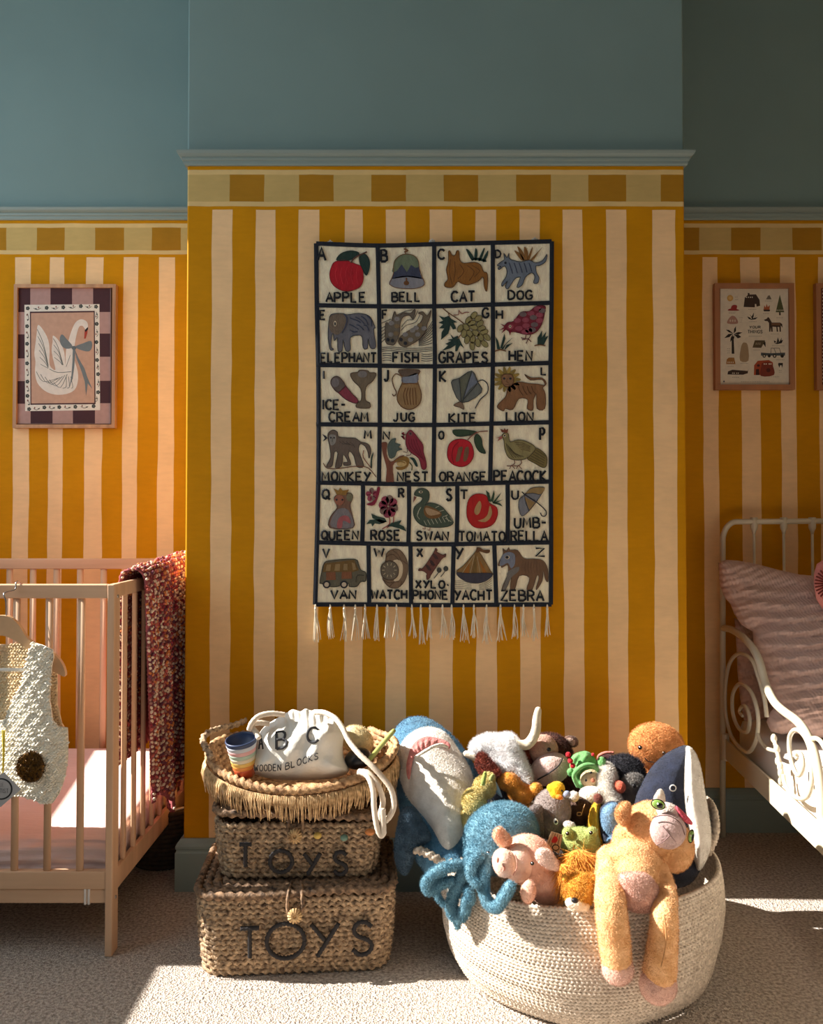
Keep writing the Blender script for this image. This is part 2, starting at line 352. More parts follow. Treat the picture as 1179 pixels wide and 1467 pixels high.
# ------------------------------------------------------------------ lettering and flat pictures
FONT = {
'A':[[(0,0),(.45,1),(.9,0)],[(.17,.36),(.74,.36)]],'B':[[(0,0),(0,1),(.5,1),(.74,.88),(.74,.68),(.5,.54),(0,.54)],[(.5,.54),(.84,.42),(.84,.14),(.55,0),(0,0)]],
'C':[[(.82,.84),(.62,1),(.3,1),(.05,.75),(0,.45),(.1,.15),(.35,0),(.62,0),(.84,.16)]],'D':[[(0,0),(0,1),(.35,1),(.72,.82),(.84,.5),(.72,.15),(.35,0),(0,0)]],
'E':[[(.75,1),(0,1),(0,0),(.78,0)],[(0,.52),(.62,.52)]],'F':[[(.75,1),(0,1),(0,0)],[(0,.52),(.6,.52)]],
'G':[[(.82,.84),(.6,1),(.3,1),(.05,.75),(0,.42),(.12,.12),(.38,0),(.7,.06),(.84,.25),(.84,.45),(.5,.45)]],'H':[[(0,0),(0,1)],[(.8,0),(.8,1)],[(0,.5),(.8,.5)]],
'I':[[(.1,0),(.1,1)]],'J':[[(.6,1),(.6,.25),(.45,.03),(.2,0),(.02,.2)]],'K':[[(0,0),(0,1)],[(.75,1),(.05,.45),(.8,0)]],'L':[[(0,1),(0,0),(.7,0)]],
'M':[[(0,0),(.12,1),(.5,.3),(.88,1),(1,0)]],'N':[[(0,0),(.02,1),(.8,0),(.82,1)]],'O':[[(.42,1),(.12,.85),(0,.5),(.12,.12),(.42,0),(.75,.12),(.86,.5),(.75,.87),(.42,1)]],
'P':[[(0,0),(0,1),(.5,1),(.78,.85),(.78,.62),(.5,.46),(0,.46)]],'Q':[[(.42,1),(.12,.85),(0,.5),(.12,.15),(.42,.04),(.75,.15),(.86,.5),(.75,.87),(.42,1)],[(.5,.3),(.95,-.05)]],
'R':[[(0,0),(0,1),(.5,1),(.76,.86),(.76,.64),(.5,.5),(0,.5)],[(.4,.5),(.82,0)]],'S':[[(.74,.86),(.5,1),(.2,.97),(.04,.77),(.18,.58),(.6,.44),(.76,.24),(.58,.03),(.25,0),(0,.16)]],
'T':[[(0,1),(.85,1)],[(.43,1),(.43,0)]],'U':[[(0,1),(0,.28),(.18,.03),(.45,0),(.7,.1),(.78,.3),(.78,1)]],'V':[[(0,1),(.42,0),(.85,1)]],
'W':[[(0,1),(.25,0),(.52,.75),(.8,0),(1.05,1)]],'X':[[(0,1),(.8,0)],[(.78,1),(0,0)]],'Y':[[(0,1),(.42,.5)],[(.85,1),(.2,0)]],'Z':[[(0,1),(.8,1),(0,0),(.85,0)]],
'-':[[(0,.5),(.55,.5)]],'.':[[(.1,.38),(.25,.5)]],' ':[]}
class Art:
    "raised or printed picture on a plane facing the camera at depth Y; crop=(x0,y0,scale)"
    def __init__(s, Y, crop=(0,0,1), t=.0012, m=felt): s.Y=Y; s.crop=crop; s.t=t; s.b=B(); s.cols=[]; s.m=m
    def p(s, q):
        w = W(s.crop[0]+q[0]/s.crop[2], s.crop[1]+q[1]/s.crop[2], s.Y); return (w.x, w.z)
    def mi(s, c):
        if c not in s.cols: s.cols.append(c)
        return s.cols.index(c)
    def poly(s, P, c, layer=0, sm=True, k=3):
        if sm: P = smooth_curve([(q[0],q[1],0) for q in P], True, k)
        s.b.slab([s.p(q) for q in P], s.Y-layer*s.t*.55, s.t, s.mi(c)); return s
    def circ(s, x, y, rx, ry, c, layer=0, n=20):
        return s.poly([(x+rx*math.cos(2*math.pi*i/n), y+ry*math.sin(2*math.pi*i/n)) for i in range(n)], c, layer, False)
    def line(s, P, w, c, layer=1, closed=False, sm=True, fl=.6):
        if sm and len(P) > 2: P = [tuple(q) for q in smooth_curve([(q[0],q[1],0) for q in P], closed, 3)]
        r = w/s.crop[2]*s.Y/F/2
        pts = [(s.p(q)[0], s.Y-layer*s.t*.55-s.t*.5, s.p(q)[1]) for q in P]
        V, Fc = tube(pts, r, 6, closed, fl, up=(0,1,0)); s.b.add(V, Fc, s.mi(c)); return s
    def text(s, t, x0, y0, x1, y1, c=(24,28,36), w=None, layer=1, wob=0):
        "word filling the crop rectangle"
        adv = [({'I':.3,'M':1.15,'W':1.2,'-':.65,'.':.3,' ':.6}.get(ch, .95)+.2) for ch in t]; tot = sum(adv)-.2
        sx = (x1-x0)/tot; x = x0; h = y1-y0; w = w or h*.17
        for ch, a in zip(t, adv):
            j = random.uniform(-wob, wob)*h
            for st in FONT[ch]:
                P = [(x+u*sx, y1-v*h+j) for u,v in st]
                s.line(P, w, c, layer, False, False)
            x += a*sx
        return s
    def outline(s, P, c, o=None, layer=0, w=None):
        s.poly(P, c, layer)
        if o: s.line(P, w or 7, o, layer+1, True)
        return s
    def mk(s, name, parent): return s.b.mk(name, [s.m(c) for c in s.cols], parent, smooth=False)
# ------------------------------------------------------------------ alphabet wall hanging
HY = YB-.016
hang = empty('wall_hanging', (W(622,600,HY).x, YB-.01, W(622,868,HY).z), 'cream embroidered alphabet wall hanging with navy grid and white tassels', 'wall hanging')
def edge(u, v):
    "sag and ripple of the cloth, photo pixels in"
    return u, v
cl_out = [(453,349),(500,352),(545,351),(585,352),(622,350),(665,350),(705,347),(750,346),(791,346),(790.5,450),(789,560),(789,680),(789.5,780),(789,866),(740,866),(700,867),(650,867),(600,866),(560,866),(500,866),(451,867),(454,780),(456,700),(456,600),(455,500),(452,400)]
def hz(x, y):  # gentle relief of the cloth in metres towards the room
    return .0015*math.sin(x*.07)*math.sin(y*.016+1)+.001*math.sin(y*.05+x*.02)
V, Fc = sheet(cl_out, 5, lambda u,v: (W(u,v,HY).x, HY+hz(u,v)*.0+.0, W(u,v,HY).z))
V, Fc = thicken(V, Fc, .006, (0,1,0))
fix_normals(mk('cloth', V, Fc, felt((248,232,202)), hang, smooth=False))
NV = (26,32,44)
g = Art(HY, t=.003); rows_y = [(349,352,350,346),(437.5,439,439,434),(523,524,525,520),(608,608.5,609,605),(691.5,693,694,690),(777,779,780,777),(866,866,867,866)]
xs_ = [(453,541,622,706,790)]
def gl(P, w=7): g.line(P, w, NV, 0, False, True, .22)
for r in rows_y: gl([(453+(0 if r[0]>400 else 0),r[0]),(540,r[1]),(622,r[2]),(706,(r[2]+r[3])/2),(790,r[3])])
gl([(453,349),(454,440),(456,525),(456.5,610),(456,692),(454,780),(451.5,866)], 7.5); gl([(790.5,346),(790,440),(788.5,525),(789,610),(789,700),(789.5,780),(789,866)])
gl([(541,352),(543,438),(544,524),(544,610),(543,692)]); gl([(622,351),(622,439),(623,524),(622,610),(621,693)]); gl([(706,348),(706,437),(706,523),(704,608),(702,692)])
for x0,x1 in ((520,519),(586,585),(655,654),(727,727)): gl([(x0,693),((x0+x1)/2+.6,735),(x1,779)], 7)
for x0,x1 in ((528,529),(588,589),(650,648),(708,711)): gl([(x0,779),((x0+x1)/2,820),(x1,866)], 7)
g.mk('grid_line', hang)
C1=(450,345,6.737); C2=(620,345,6.737); C3=(450,435,6.737); C4=(620,435,6.737); C5=(450,520,6.737); C6=(620,520,6.737); C7=(450,605,6.737); C8=(620,605,6.737)
C9=(450,690,5.751); C10=(645,690,7.86); C11=(450,775,5.751); C12=(640,775,7.606)
AY = HY-.0005
RED=(176,22,38); DG=(34,58,52); BR=(112,72,38); OC=(134,94,48); GB=(112,120,134); LB=(132,142,156); GR=(110,104,90); OL=(124,118,84); KH=(160,140,104); CRM2=(224,206,176); PK=(150,68,82); DK=(38,40,48); SL=(62,68,90); DRK=(70,44,34)
def words(cr, name, L):
    for t,x0,y0,x1,y1 in L:
        if len(t) > 1: y0 -= 12; y1 -= 12
        else: x0 += 6; x1 += 6
        adv = [({'I':.3,'M':1.15,'W':1.2,'-':.65,'.':.3}.get(ch,.95)+.2) for ch in t]; sx = (x1-x0)/(sum(adv)-.2); x = x0; h = y1-y0
        for ch, ad_ in zip(t, adv):
            a = Art(AY, cr, t=.0022); j = random.uniform(-.03,.03)*h
            for st in FONT[ch]: a.line([(x+u*sx, y1-v*h+j) for u,v in st], h*.15+9, (20,24,32), 1.5, False, False)
            a.mk(name, hang); x += ad_*sx
Lr = [(C1,[('A',30,70,108,190),('APPLE',118,515,505,605),('B',640,95,705,205),('BELL',752,515,1035,600)]),(C2,[('C',45,90,115,180),('CAT',180,505,410,600),('D',598,95,655,165),('DOG',728,495,965,578)]),
 (C3,[('E',52,70,110,155),('ELEPHANT',65,490,605,580),('F',655,68,710,150),('FISH',762,488,1015,578)]),(C4,[('G',472,50,540,140),('GRAPES',60,485,540,585),('H',608,68,675,148),('HEN',738,470,965,562)]),
 (C5,[('I',84,80,96,155),('ICE-',82,370,305,460),('CREAM',145,490,530,578),('J',672,72,728,178),('JUG',765,495,975,575)]),(C6,[('K',62,78,130,180),('KITE',158,500,425,585),('L',1040,45,1100,115),('LION',710,488,975,572)]),
 (C7,[('M',480,80,555,158),('MONKEY',75,492,550,580),('N',662,92,730,168),('NEST',805,495,1105,580)]),(C8,[('O',52,90,105,165),('ORANGE',65,495,522,582),('P',1028,55,1078,168),('PEACOCK',590,482,1100,582)]),
 (C9,[('Q',62,65,125,145),('QUEEN',62,418,370,490),('R',692,60,740,132),('ROSE',470,415,715,495),('S',1085,65,1135,158),('SWAN',845,422,1112,495)]),
 (C10,[('T',108,98,198,195),('TOMATO',98,575,622,680),('U',688,98,772,195),('UMB-',725,420,1082,532),('RELLA',685,570,1095,680)]),
 (C11,[('V',68,65,125,138),('VAN',140,420,352,490),('W',490,62,580,130),('WATCH',472,418,770,488),('X',842,65,895,130),('XYLO.',838,338,1108,400),('PHONE',815,422,1108,492)]),
 (C12,[('Y',88,80,182,200),('YACHT',88,550,500,655),('Z',962,82,1072,168),('ZEBRA',592,552,1058,662)])]
for cr, L in Lr: words(cr, 'letter', L)
def motif(name, cr): return Art(AY, cr)
a = Art(AY, C1)
a.outline([(200,205),(300,190),(400,225),(455,250),(475,320),(470,400),(430,455),(330,488),(240,470),(170,410),(150,330),(165,260)], RED, (120,14,26), 1, 6)
for k in range(5): a.line([(220+k*50,260-k*4),(205+k*50,330),(230+k*48,420)], 5, (200,52,64), 2)
a.outline([(215,185),(260,125),(350,98),(430,115),(420,150),(350,185),(270,195)], DG, (24,38,36), 1); a.outline([(440,140),(490,130),(530,180),(535,260),(505,335),(470,280),(440,210)], DG, (24,38,36), 1)
a.line([(355,215),(400,160),(510,108)], 15, (92,62,54), 2); a.mk('embroidered_apple', hang)
a = Art(AY, C1)
a.poly([(770,310),(765,250),(780,190),(830,145),(890,130),(960,145),(1005,195),(1015,270),(1000,310)], (112,124,98), 1)
a.poly([(765,310),(800,290),(845,230),(895,305),(935,235),(980,265),(1012,255),(1025,320),(1045,370),(900,350),(745,370)], SL, 2, False)
a.poly([(725,420),(745,370),(830,345),(900,340),(960,345),(1045,365),(1065,420),(1000,455),(890,465),(780,450)], (136,136,144), 2)
a.line([(725,420),(780,452),(890,465),(1000,458),(1065,420),(1040,345),(1015,270),(1005,195),(960,145),(890,130),(830,145),(780,190),(765,250),(765,320),(725,420)], 7, BR, 3, False)
a.circ(890,410,26,22,BR,3); a.line([(890,360),(890,400)], 16, BR, 3); a.line([(880,130),(885,60)], 9, BR, 2); a.line([(865,80),(905,95),(870,110)], 14, BR, 3); a.mk('embroidered_bell', hang)
a = Art(AY, C2)
a.outline([(150,110),(165,100),(185,140),(215,140),(230,100),(252,105),(262,190),(300,218),(400,208),(460,235),(490,300),(520,310),(530,370),(520,490),(495,440),(485,350),(440,390),(345,425),(280,415),(240,395),(190,450),(120,445),(115,410),(145,370),(130,280),(150,200)], (142,94,40), (84,52,24), 1, 7)
for P in ([(170,180),(160,300),(185,420)],[(210,200),(215,300),(200,400)],[(260,230),(300,300),(240,370)],[(330,240),(400,300),(350,390)],[(380,240),(450,290),(400,350)]): a.line(P, 6, (92,56,26), 2)
a.mk('embroidered_cat', hang); a = Art(AY, C2)
for P in ([(320,85),(350,95),(390,150),(395,185),(370,185)],[(410,75),(430,100),(425,180),(400,180)],[(490,75),(500,90),(465,185),(440,185)],[(530,95),(530,140),(500,205),(480,185)]): a.poly(P, DG, 1)
a.poly([(370,180),(440,165),(510,190),(510,205),(440,190)], DG, 1)
a.mk('embroidered_grass', hang); a = Art(AY, C2)
for P in ([(785,95),(850,130),(880,185),(850,185)],[(815,55),(870,110),(890,185),(865,180)],[(880,60),(915,100),(915,180),(890,180)],[(960,60),(955,110),(930,185),(910,180)],[(1060,60),(1020,110),(975,180),(940,185)]): a.poly(P, OC, 1)
a.mk('embroidered_grass', hang); a = Art(AY, C2)
a.outline([(620,238),(665,200),(690,180),(685,120),(715,165),(735,120),(735,165),(760,185),(850,205),(930,188),(990,215),(1060,190),(1100,130),(1090,200),(1030,240),(995,245),(1000,310),(1025,360),(1010,410),(970,405),(985,350),(955,310),(895,350),(860,430),(810,450),(840,370),(840,350),(790,370),(725,465),(700,440),(720,390),(670,440),(665,410),(705,350),(715,290),(690,245),(640,280),(630,262),(660,250)], (112,122,136), DK, 1, 7)
a.circ(700,215,12,12,DK,2)
for k in range(5): a.line([(735+k*48,215),(755+k*48,270),(770+k*46,320-k*5)], 10, (52,60,84), 2)
a.mk('embroidered_dog', hang)
a = Art(AY, C3)
a.outline([(150,130),(200,98),(280,98),(320,108),(430,95),(520,115),(560,160),(590,235),(575,240),(580,300),(595,420),(545,430),(520,340),(515,430),(475,430),(465,330),(430,305),(350,330),(350,445),(305,455),(280,350),(270,455),(230,455),(225,330),(195,360),(185,290),(170,320),(165,420),(190,440),(160,450),(145,400),(135,300)], (104,104,112), DK, 1, 7)
a.poly([(150,135),(220,100),(290,110),(310,180),(280,260),(230,300),(190,290),(150,250)], (112,98,84), 2); a.line([(290,105),(320,150),(300,230),(270,280)], 14, SL, 3)
a.circ(203,195,14,26,CRM2,3); a.circ(203,197,8,17,DK,4)
for k in range(4): a.line([(345+k*55,140-k*8),(400+k*50,160),(450+k*35,185+k*12)], 10, (58,64,86), 3)
for k in range(3): a.line([(340+k*70,200+k*5),(380+k*65,220),(430+k*50,250+k*8)], 10, (58,64,86), 3)
a.line([(345,255),(380,275),(420,270)], 10, (58,64,86), 3); a.mk('embroidered_elephant', hang)
a = Art(AY, C3)
for k in range(12): a.line([(650+ (90 if 0 else 0),405+k*0+k*1),(650,405)], 1, DK, 0) if False else None
for y in (425,442,460): a.line([(655,y),(740,y-6),(850,y+4),(980,y+8),(1140,y-4)], 6, DK, 1)
for y in (485,505,528,550): a.line([(660,y),(700,y-4),(745,y)], 6, DK, 1); a.line([(1035,y),(1080,y+6),(1140,y)], 6, DK, 1)
for k in range(8): a.line([(1140,170+k*30),(1100,240+k*22),(1010,340+k*10)], 6, DK, 1)
for k in range(5): a.line([(650,240+k*34),(690,215+k*30)], 6, DK, 1)
a.line([(650,190),(740,150)], 6, DK, 1); a.line([(800,110),(880,75),(950,60)],6,DK,1); a.line([(840,260),(890,210),(980,180),(1020,110)],6,DK,1); a.line([(845,225),(900,160),(960,150),(1000,70)],6,DK,1)
a.outline([(690,190),(735,200),(760,120),(780,75),(800,120),(870,90),(930,95),(970,55),(975,85),(950,150),(920,115),(860,130),(830,200),(825,290),(780,390),(740,400),(690,370)], (104,96,84), DRK, 2, 6)
a.outline([(820,340),(870,290),(950,240),(1020,190),(1050,120),(1005,95),(1050,80),(1090,120),(1130,60),(1115,140),(1090,200),(1080,260),(1020,340),(930,400),(870,420),(820,390)], (110,98,80), DRK, 2, 6)
for x,y in ((745,190),(800,220),(790,290),(740,300),(800,150),(880,300),(930,350),(950,260),(1000,300),(1020,210),(1060,240),(985,235)): a.circ(x,y,27,22,(134,130,128) if (x+y)%3 else (124,104,76),3,10); 
for x,y in ((712,350),(758,360),(840,350),(880,385)): a.circ(x,y,17,17,DK,4)
a.mk('embroidered_fish', hang)
a = Art(AY, C4)
a.line([(95,45),(150,90),(240,150),(300,195)], 10, BR, 2); a.line([(150,90),(160,130)], 9, BR, 2); a.line([(200,110),(250,105),(250,65),(280,100),(310,85),(350,85)], 8, (130,60,52), 2); a.line([(270,300),(240,340)], 9, BR, 2)
for x,y,an in ((395,115,-50),(345,160,-50),(440,145,-30),(375,190,-15),(455,195,-40),(320,230,50),(395,230,15),(470,240,-10),(265,240,-60),(300,290,-80),(355,290,60),(415,285,35),(495,275,-15),(460,325,60),(520,325,45),(330,350,-75),(385,345,-80),(435,380,80),(500,390,45),(380,410,85)):
    c,s_ = math.cos(math.radians(an)), math.sin(math.radians(an)); P = [(x+40*math.cos(t)*c-25*math.sin(t)*s_, y+40*math.cos(t)*s_+25*math.sin(t)*c) for t in [i*math.pi/5 for i in range(10)]]
    a.outline(P, (148,138,92), (78,66,36), 1, 6)
for P in ([(60,120),(110,135),(150,120),(180,150),(235,180),(200,185),(225,240),(195,250),(170,210),(150,290),(80,350),(85,280),(110,240),(60,240),(100,200),(55,185),(100,165)],[(170,295),(200,330),(240,310),(300,430),(265,400),(235,460),(215,460),(220,400),(175,430),(90,455),(150,400),(120,390),(180,360),(140,350),(190,340)]): a.poly(P, DG, 1, False)
a.mk('embroidered_grapes', hang)
a = Art(AY, C4)
a.outline([(690,230),(720,185),(780,170),(850,85),(930,75),(1000,25),(1080,25),(1080,80),(1050,200),(990,280),(900,300),(800,275),(740,270)], (120,36,52), (84,18,32), 1, 7)
for i,(x,y) in enumerate(((870,105),(945,95),(1010,50),(1055,70),(815,165),(895,160),(970,135),(1030,110),(900,215),(980,205),(1030,165),(830,240),(960,255),(890,275),(925,260))): a.circ(x,y,36,24,(150,70,86) if i%3 else (112,96,98),2,10)
a.circ(750,225,28,24,(150,70,86),2); a.circ(745,222,12,14,CRM2,3); a.circ(745,222,6,8,DK,4)
for P in ([(650,195),(700,215),(700,235)],[(640,260),(690,225),(700,240)],[(660,290),(695,235),(710,250)],[(725,250),(745,310),(760,260)]): a.poly(P, (120,22,40), 2, False)
for P in ([(945,300),(920,340),(850,330)],[(925,335),(900,385)],[(920,340),(950,370)],[(860,350),(890,345)],[(900,305),(890,345)]): a.line(P, 8, (92,28,40), 1)
for P in ([(605,320),(630,360),(650,440),(620,440)],[(690,290),(700,340),(670,430),(650,430)],[(770,330),(720,370),(680,440),(660,440)],[(770,380),(710,400),(690,450)],[(1010,400),(1010,330),(1055,260),(1050,330),(1095,270),(1080,330),(1115,310),(1070,400)]): a.poly(P, DG, 1, False)
a.line([(600,460),(650,445),(705,460)], 12, BR, 2); a.line([(980,408),(1030,398),(1085,408)], 12, BR, 2); a.mk('embroidered_hen', hang)
a = Art(AY, C5)
a.outline([(165,165),(205,130),(250,145),(300,215),(360,290),(425,360),(400,390),(310,355),(235,290),(170,220)], (136,58,72), (74,38,40), 1, 8)
a.outline([(165,165),(205,130),(250,145),(300,215),(270,255),(225,285),(170,220)], (98,86,80), (74,38,40), 2, 7); a.circ(205,190,38,46,(120,112,112),3)
a.outline([(350,105),(420,90),(440,70),(520,75),(530,95),(598,100),(570,170),(500,235),(495,360),(535,385),(535,435),(410,430),(420,385),(455,360),(450,250),(380,175)], (112,98,80), (86,66,52), 1, 8); a.circ(468,110,46,32,(122,116,114),3); a.mk('embroidered_ice_cream', hang)
a = Art(AY, C5)
a.outline([(820,68),(1015,70),(995,130),(1005,200),(1035,300),(1020,390),(960,440),(900,448),(840,420),(800,350),(820,260),(850,190),(845,130)], (148,118,80), (104,68,42), 1, 9)
a.poly([(825,70),(1010,72),(990,110),(880,135),(840,115)], (98,82,70), 2); a.poly([(850,140),(900,130),(995,100),(995,190),(855,190)], (124,130,144), 2)
a.line([(855,205),(930,198),(1000,205)], 9, (104,68,42), 3); a.line([(835,125),(790,105),(755,150),(765,220),(795,290),(770,320),(755,300)], 10, (104,68,42), 1)
for k in range(5): a.line([(885+k*22,240),(862+k*30,310),(880+k*26,405)], 9, (104,68,42), 2)
a.mk('embroidered_jug', hang)
a = Art(AY, C6)
a.outline([(178,190),(255,148),(375,78),(435,185),(468,285),(275,385)], (104,108,104), (48,50,56), 1, 7); a.poly([(255,148),(375,78),(300,300),(278,380)], (100,102,88), 2, False); a.poly([(380,90),(430,190),(350,260),(285,360)], (112,120,134), 3, False)
for P in ([(255,148),(275,385)],[(375,80),(285,380)],[(430,200),(300,350)]): a.line(P, 6, (48,50,56), 4)
a.outline([(265,375),(200,410),(260,430),(300,450),(290,400)], (134,110,90), DRK, 2, 6); a.line([(425,185),(480,165),(530,210),(525,290),(460,350),(408,440)], 10, (52,52,60), 1); a.mk('embroidered_kite', hang)
a = Art(AY, C6)
for k in range(14):
    t = k*2*math.pi/14; c,s_ = math.cos(t), math.sin(t); a.poly([(715+60*c-16*s_,160+60*s_+16*c),(715+125*c-10*s_,160+118*s_+10*c),(715+125*c+10*s_,160+118*s_-10*c),(715+60*c+16*s_,160+60*s_-16*c)], (160,134,66) if k%2 else (138,116,60), 1)
a.outline([(740,220),(830,185),(930,200),(1010,205),(1080,215),(1050,160),(940,165),(885,110),(950,145),(1050,145),(1095,200),(1060,240),(1085,300),(1080,440),(1005,440),(1000,300),(970,360),(965,455),(910,440),(915,355),(830,345),(770,450),(700,440),(680,465),(622,430),(640,390),(700,330),(720,260)], (134,94,62), (86,54,34), 1, 7)
a.outline([(665,130),(690,112),(745,112),(775,135),(775,190),(745,225),(700,228),(668,190)], (140,104,74), (92,58,38), 3, 7)
for x in (688,748): a.circ(x,152,12,10,DK,4)
a.line([(716,150),(712,185),(732,190)], 6, (92,58,38), 4); a.line([(700,208),(735,206)], 6, (92,58,38), 4)
for k in range(4): a.line([(825+k*42,225),(840+k*42,270),(870+k*40,315-k*6)], 9, (92,58,34), 2)
a.mk('embroidered_lion', hang)
a = Art(AY, C7)
a.outline([(135,110),(180,75),(225,95),(235,140),(330,150),(400,155),(450,190),(520,210),(548,270),(530,350),(520,290),(490,230),(445,210),(430,280),(480,420),(415,430),(385,330),(345,280),(330,320),(355,400),(330,415),(290,415),(285,390),(325,380),(280,310),(265,420),(205,435),(230,300),(195,290),(175,420),(120,425),(160,340),(150,230),(140,180)], (104,90,80), (54,46,44), 1, 7)
a.poly([(145,130),(180,118),(212,135),(205,200),(170,225),(150,195)], (140,136,130), 2)
for x,y in ((163,150),(193,150)): a.circ(x,y,8,8,DK,3)
a.line([(178,150),(175,190)],6,(74,70,70),3); a.poly([(80,115),(110,130),(130,150),(110,170),(85,185),(105,155)], DK, 2, False); a.line([(90,395),(130,445),(250,445),(400,425),(520,440),(600,530)], 9, (110,66,42), 2); a.line([(480,270),(475,340),(550,440)], 9, (122,66,42), 2); a.poly([(575,290),(560,370),(560,440),(545,430),(550,340)], DG, 2)
for k in range(4): a.line([(240+k*35,180+k*4),(280+k*30,210),(330+k*22,200+k*14)], 5, (66,56,52), 2)
a.mk('embroidered_monkey', hang)
a = Art(AY, C7)
a.poly([(650,210),(680,190),(705,205),(700,300),(740,380),(820,330),(870,320),(830,360),(760,420),(770,585),(695,585),(700,450),(670,330)], (122,74,56), 1)
a.outline([(710,240),(740,175),(790,155),(780,200),(835,215),(810,240),(850,260),(800,280),(780,330),(730,345)], (84,98,92), (56,66,62), 2, 5)
a.poly([(770,380),(830,340),(890,330),(920,370),(900,430),(850,460),(800,455),(790,430),(850,430),(890,400),(870,370),(820,370)], (140,104,48), 2); a.circ(845,400,48,30,(196,166,112),3); a.line([(800,385),(840,380),(880,395)],10,(140,104,48),4)
a.poly([(920,340),(970,350),(1000,420),(980,425),(950,370)], DG, 2); a.line([(920,390),(945,420),(942,465)], 11, (84,88,52), 2)
a.outline([(895,110),(930,75),(965,105),(1000,150),(1050,220),(1055,290),(1080,380),(1080,445),(1040,450),(1010,350),(930,290),(890,230),(885,170)], (136,44,60), (96,22,40), 3, 7)
a.circ(930,112,22,22,(120,70,74),4); a.circ(930,112,8,8,DK,5); a.poly([(895,120),(840,110),(860,95),(870,100),(865,130),(880,170),(865,165),(855,130),(835,135)], (126,24,42), 4, False)
for k in range(4): a.line([(915+k*22,165),(925+k*28,240),(1020+k*14,330+k*15)], 6, (96,22,40), 4)
a.line([(895,250),(900,290),(860,285)],7,(96,40,48),3); a.line([(935,290),(930,315),(890,320)],7,(96,40,48),3); a.mk('embroidered_nest_and_bird', hang)
a = Art(AY, C8)
a.outline([(140,290),(160,210),(220,168),(300,165),(360,195),(390,260),(392,330),(350,400),(280,430),(200,410),(150,360)], (184,30,44), (116,14,26), 1, 7)
for P in ([(250,245),(290,240),(275,300),(255,370),(220,375),(235,300)],[(315,245),(345,240),(345,310),(325,370),(295,375),(300,300)]): a.poly(P, (118,84,62), 2)
a.line([(250,190),(200,240),(185,320),(200,395)],7,(116,14,26),2)
a.outline([(190,80),(280,72),(370,80),(430,100),(340,130),(230,135)], (52,72,52), (26,40,34), 2, 6); a.outline([(430,115),(470,160),(480,230),(510,300),(450,285),(410,220),(400,150)], (52,72,52), (26,40,34), 2, 6); a.line([(335,170),(420,100),(530,85)], 11, (130,74,62), 3); a.mk('embroidered_orange', hang)
a = Art(AY, C8)
a.outline([(905,345),(960,290),(995,250),(1060,285),(1100,340),(1095,420),(1060,438),(990,400)], (122,108,64), (66,56,36), 1, 7)
a.outline([(665,130),(700,100),(730,120),(745,190),(820,170),(910,190),(990,245),(950,310),(890,355),(800,365),(730,340),(695,260),(685,170)], (138,128,86), (66,56,36), 2, 7)
for k in range(5): a.line([(705+k*10,200+k*12),(725+k*18,270+k*8),(780+k*24,345-k*3)], 6, (72,62,40), 3); a.line([(790+k*14,195+k*17),(860+k*8,200+k*17),(940,235+k*12)], 6, (92,72,40), 3)
for k in range(5): a.line([(930+k*16,345-k*20),(1070+k*4,415-k*22)], 5, (72,62,40), 3)
a.circ(693,130,14,14,CRM2,3); a.circ(693,130,9,9,DK,4); a.poly([(668,130),(605,155),(640,150),(622,185),(670,155)], (164,96,84), 3, False); a.poly([(665,95),(650,65),(685,75),(690,58),(705,75),(728,62),(720,105)], (118,64,44), 3, False)
for x in (785,850): a.line([(x,365),(x+6,395),(x-30,420),(x-72,420)],8,(110,52,40),1); a.line([(x-25,415),(x-45,450)],7,(110,52,40),1); a.line([(x-25,415),(x+8,450)],7,(110,52,40),1)
a.mk('embroidered_peacock', hang)
a = Art(AY, C9)
a.outline([(130,380),(135,290),(190,215),(165,150),(180,115),(240,100),(300,95),(320,130),(300,180),(300,220),(318,290),(320,380)], (124,92,76), (74,52,46), 1, 6)
a.poly([(160,55),(200,75),(215,50),(235,75),(290,65),(260,110),(190,115)], (150,112,52), 2, False); a.circ(292,130,26,34,(112,108,84),2); a.circ(208,152,42,44,(154,98,78),3)
for x in (186,234): a.circ(x,150,8,8,DK,4)
a.poly([(145,375),(150,290),(200,225),(270,225),(312,290),(315,378)], (122,116,118), 2); a.poly([(190,378),(200,310),(240,280),(285,290),(300,345),(240,320),(230,378)], (164,90,92), 3); a.mk('embroidered_queen', hang)
a = Art(AY, C9)
for cx_,cy_,R_,n in ((612,205,78,8),(475,110,48,5)):
    for k in range(n):
        t = k*2*math.pi/n+(.2 if n==8 else .9); a.circ(cx_+R_*.62*math.cos(t), cy_+R_*.9*math.sin(t)*.85, R_*.42, R_*.46, (150,66,84) if k%3 else (122,100,92), 1, 12)
    for k in range(n): t = (k+.5)*2*math.pi/n; a.line([(cx_+8*math.cos(t),cy_+8*math.sin(t)),(cx_+R_*.85*math.cos(t),cy_+R_*.85*math.sin(t))], 9, (104,20,44), 2)
a.poly([(430,185),(500,190),(545,60),(520,50),(500,150)], (130,34,56), 2)
a.line([(620,290),(620,350),(560,390)], 8, (150,60,56), 1); a.line([(655,290),(650,340),(600,380)], 8, (150,60,56), 1)
for P in ([(470,262),(520,285),(580,300),(600,330),(560,345),(480,300)],[(430,350),(460,315),(540,310),(600,330),(540,350),(500,345),(480,370),(470,345)],[(600,370),(640,340),(720,318),(710,340),(700,350),(740,370),(760,410),(700,385),(640,370)]): a.poly(P, (44,66,56), 2, False)
a.mk('embroidered_rose', hang)
a = Art(AY, C9)
